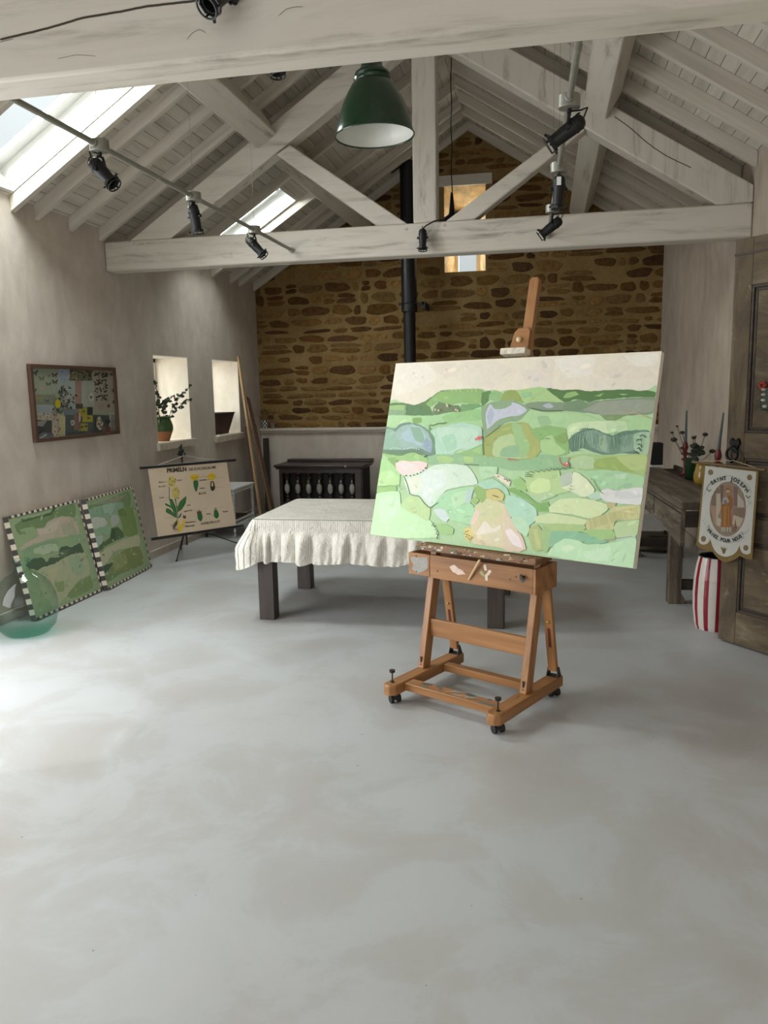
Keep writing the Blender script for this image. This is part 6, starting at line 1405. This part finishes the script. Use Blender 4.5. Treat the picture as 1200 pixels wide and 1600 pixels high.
def spot(piv, aim, label, drop=.078, size=.73, group=None, mount=None, tag_=False, cable=None):
    """black theatre can: yoke hung from piv, can tilted along aim"""
    aim = V(aim).normalized(); piv = V(piv); c = piv-V((0, 0, drop)) if mount is None else piv
    t = thing('stage_spotlight', label, 'spotlight', tuple(piv)); s = size
    ax_ = aim.cross(V((0, 0, 1)));  ax_ = ax_.normalized() if ax_.length > .05 else V((0, 1, 0))
    L0, L1 = .062*s, .105*s; M0 = zframe(c-aim*L0, aim)
    m = MB(); m.lathe([(.012*s, -.03*s), (.030*s, -.022*s), (.041*s, -.004*s), (.041*s, .02*s), (.044*s, .022*s), (.044*s, .034*s), (.041*s, .036*s), (.039*s, .10*s), (.036*s, .135*s), (.037*s, .165*s), (.033*s, .165*s), (.031*s, .13*s), (.001, .12*s)], 24, 0, M0); link('lamp_can', m, M_CAN, t, smooth=50)
    m = MB(); f0 = c+aim*L1; Mf = zframe(f0, aim); m.lathe([(.037*s, -.012*s), (.048*s, -.010*s), (.05*s, .0), (.05*s, .008*s), (.044*s, .008*s), (.042*s, .0), (.037*s, -.004*s)], 8, 0, Mf)
    for k in range(3):
        a = 2.1*k+.5; q = Mf @ V((.052*s*math.cos(a), .052*s*math.sin(a), .004)); q2 = Mf @ V((.066*s*math.cos(a), .066*s*math.sin(a), .006)); m.bar(q, q2, .010*s, .010*s)
    m.torus(Mf @ Matrix.Translation((0, 0, .026*s)), .043*s, .0045*s, 20, 6)
    for k in range(3): a = 2.1*k; m.cyl(Mf @ V((.043*s*math.cos(a), .043*s*math.sin(a), .004)), Mf @ V((.043*s*math.cos(a), .043*s*math.sin(a), .026*s)), .004*s, n=6)
    link('colour_frame', m, M_CAN, t)
    m = MB(); m.torus(zframe(c-aim*L0*1.2, ax_), .040*s, .0045*s, 16, 6, 0, math.pi*.55, math.pi*1.45); link('rear_handle', m, M_CAN, t)
    m = MB(); w = .050*s; up = V((0, 0, 1)) if mount is None else V(mount)
    e1 = c+ax_*w; e2 = c-ax_*w; top_ = c+up*(drop-.02 if mount is None else drop)
    m.bar(e1, top_+ax_*w*.45, .014*s, .005, up=aim); m.bar(e2, top_-ax_*w*.45, .014*s, .005, up=aim); m.bar(top_+ax_*w*.5, top_-ax_*w*.5, .014*s, .005, up=up)
    for q in (e1, e2): m.cyl(q-ax_*.006, q+ax_*.006, .012*s, n=10)
    m.cyl(top_, top_+up*(.019 if mount is None else .012), .011*s, n=10)
    link('yoke', m, M_CAN, t)
    m = MB(); m.ball(c+aim*(L1+.0)*.0-ax_*.0+aim*.03, .001, 6)
    m = MB(); m.tube([c-aim*(L0+.025*s), c-aim*(L0+.05*s)+up*.03, c-aim*.05+up*(drop*.6)+ax_*.02, top_+up*.01], .0035, 6); link('cable', m, M_CAN, t)
    if tag_: m = MB(); m.box((-.011, -.001, -.02), (.011, .001, .02), M=Matrix.Translation(c+V((0, -.046, .03)))); link('white_sticker', m, M_LINING, t)
    return t
below = V((0, 0, .027))
spot(RLs[('left', 3.39)]-below, (.60, -.10, -.62), 'black spotlight on the left conduit, nearest the camera of its three')
spot(RLs[('left', 4.363)]-below, (.06, .25, -1), 'black spotlight on the left conduit, middle of its three, pointing down')
spot(RLs[('left', 5.328)]-below, (.62, -.05, -.66), 'black spotlight on the left conduit, farthest of its three')
spot(RLs[('right', 3.353)]-below, (-.72, .1, -.46), 'black spotlight on the right conduit, nearest the camera of its three')
spot(RLs[('right', 4.304)]-below, (-.06, .35, -1), 'black spotlight on the right conduit, middle of its three, with a white sticker', tag_=True)
spot(RLs[('right', 5.249)]-below, (-.72, .1, -.5), 'black spotlight on the right conduit, farthest of its three')
spot((-.93, 2.385, 2.665), (-.28, -.52, -.62), 'black spotlight fixed to the front of the nearest tie beam', .075, .76, mount=(0, 1, 0))
ms = spot((-.903, 6.085, 2.612), (.0, -.10, -1), 'black spotlight hanging in the middle of the far tie beam', .055, .72, mount=(0, 1, 0))
m = MB(); q0 = V((-.903, 6.09, 2.675)); q1 = at(690, 343, y=6.12); m.tube([q0, V((-.88, 6.1, 2.70)), V((-.82, 6.13, 2.735)), V((-.78, 6.17, 2.748)), V((-.74, 6.24, 2.745)), V((-.71, 6.30, 2.745))], .005, 8); link('supply_cable', m, M_CAN, ms)
q = at(432, 109, y=3.5); spot((q.x, 3.5, q.z+.135), (.1, -.1, -1), 'black spotlight mostly hidden above the nearest tie beam, left of the green lamp', .07, .73)
m = MB()
# ================================================================== LIGHT
W = bpy.data.worlds.new('overcast_sky'); SC.world = W; W.use_nodes = True
nt = W.node_tree; nt.nodes.clear()
bg = nt.nodes.new('ShaderNodeBackground'); ow = nt.nodes.new('ShaderNodeOutputWorld')
bg.inputs['Color'].default_value = (.93, .97, 1.0, 1); bg.inputs['Strength'].default_value = WORLD
tcw = nt.nodes.new('ShaderNodeTexCoord'); spw = nt.nodes.new('ShaderNodeSeparateXYZ'); mrw = nt.nodes.new('ShaderNodeMapRange')   # overcast sky: brighter overhead than at the horizon
mrw.inputs['From Min'].default_value = 0.0; mrw.inputs['From Max'].default_value = .42; mrw.inputs['To Min'].default_value = WORLD*.75; mrw.inputs['To Max'].default_value = WORLD*2.5
nt.links.new(tcw.outputs['Generated'], spw.inputs[0]); nt.links.new(spw.outputs['Z'], mrw.inputs['Value']); nt.links.new(mrw.outputs['Result'], bg.inputs['Strength'])
nt.links.new(bg.outputs['Background'], ow.inputs['Surface'])
def area(name, loc, target, sx, sy, power, color=(1, 1, 1)):
    l = bpy.data.lights.new(name, 'AREA'); l.shape = 'RECTANGLE'; l.size = sx; l.size_y = sy; l.energy = power; l.color = color
    o = bpy.data.objects.new(name, l); COL.objects.link(o)
    d = (V(target)-V(loc)).normalized(); q = d.to_track_quat('-Z', 'Y'); o.rotation_euler = q.to_euler(); o.location = loc
    return o
# daylight through the wide opening on the left, the open end behind the camera and the roof windows
area('daylight_left_opening', (-3.9, 2.45, 1.25), (-1.2, 2.9, 0.0), 2.7, 2.0, L_LEFT, (.96, .98, 1.0))
area('daylight_rear_opening', (-1.2, -2.2, 1.7), (-.6, 4.0, 1.0), 4.2, 2.6, L_REAR, (.98, .99, 1.0))
for nme, (y0, y1, xa, xb), pw in (('daylight_near_roof_window', SA, L_SKA), ('daylight_far_roof_window', SB, L_SKB)):
    c = V(((xa+xb)/2, (y0+y1)/2, (zb(xa)+zb(xb))/2)); area(nme, c+UPN*.42, c, 1.7, 1.4, pw, (.95, .98, 1.0))
for nme, w, pw in (('daylight_first_window', W1, L_WIN), ('daylight_second_window', W2, L_WIN)):
    c = V((-4.25, (w[0]+w[1])/2-.15, (w[2]+w[3])/2+.15)); area(nme, c, V((-3.6, (w[0]+w[1])/2+.2, (w[2]+w[3])/2-.05)), .8, .9, pw, (1.0, .97, .92))
area('daylight_gable_window', (-.95, 10.6, 3.1), (-.95, 9.7, 3.0), 1.2, 1.8, 90, (1.0, .96, .88))
SC.view_settings.view_transform = 'Standard'; SC.view_settings.look = 'None'; SC.view_settings.exposure = EXPO; SC.view_settings.gamma = 1.0
try: SC.cycles.use_denoising = True; SC.cycles.max_bounces = 10; SC.cycles.transparent_max_bounces = 16; SC.cycles.sample_clamp_indirect = 6; SC.cycles.caustics_reflective = False; SC.cycles.caustics_refractive = False
except Exception: pass
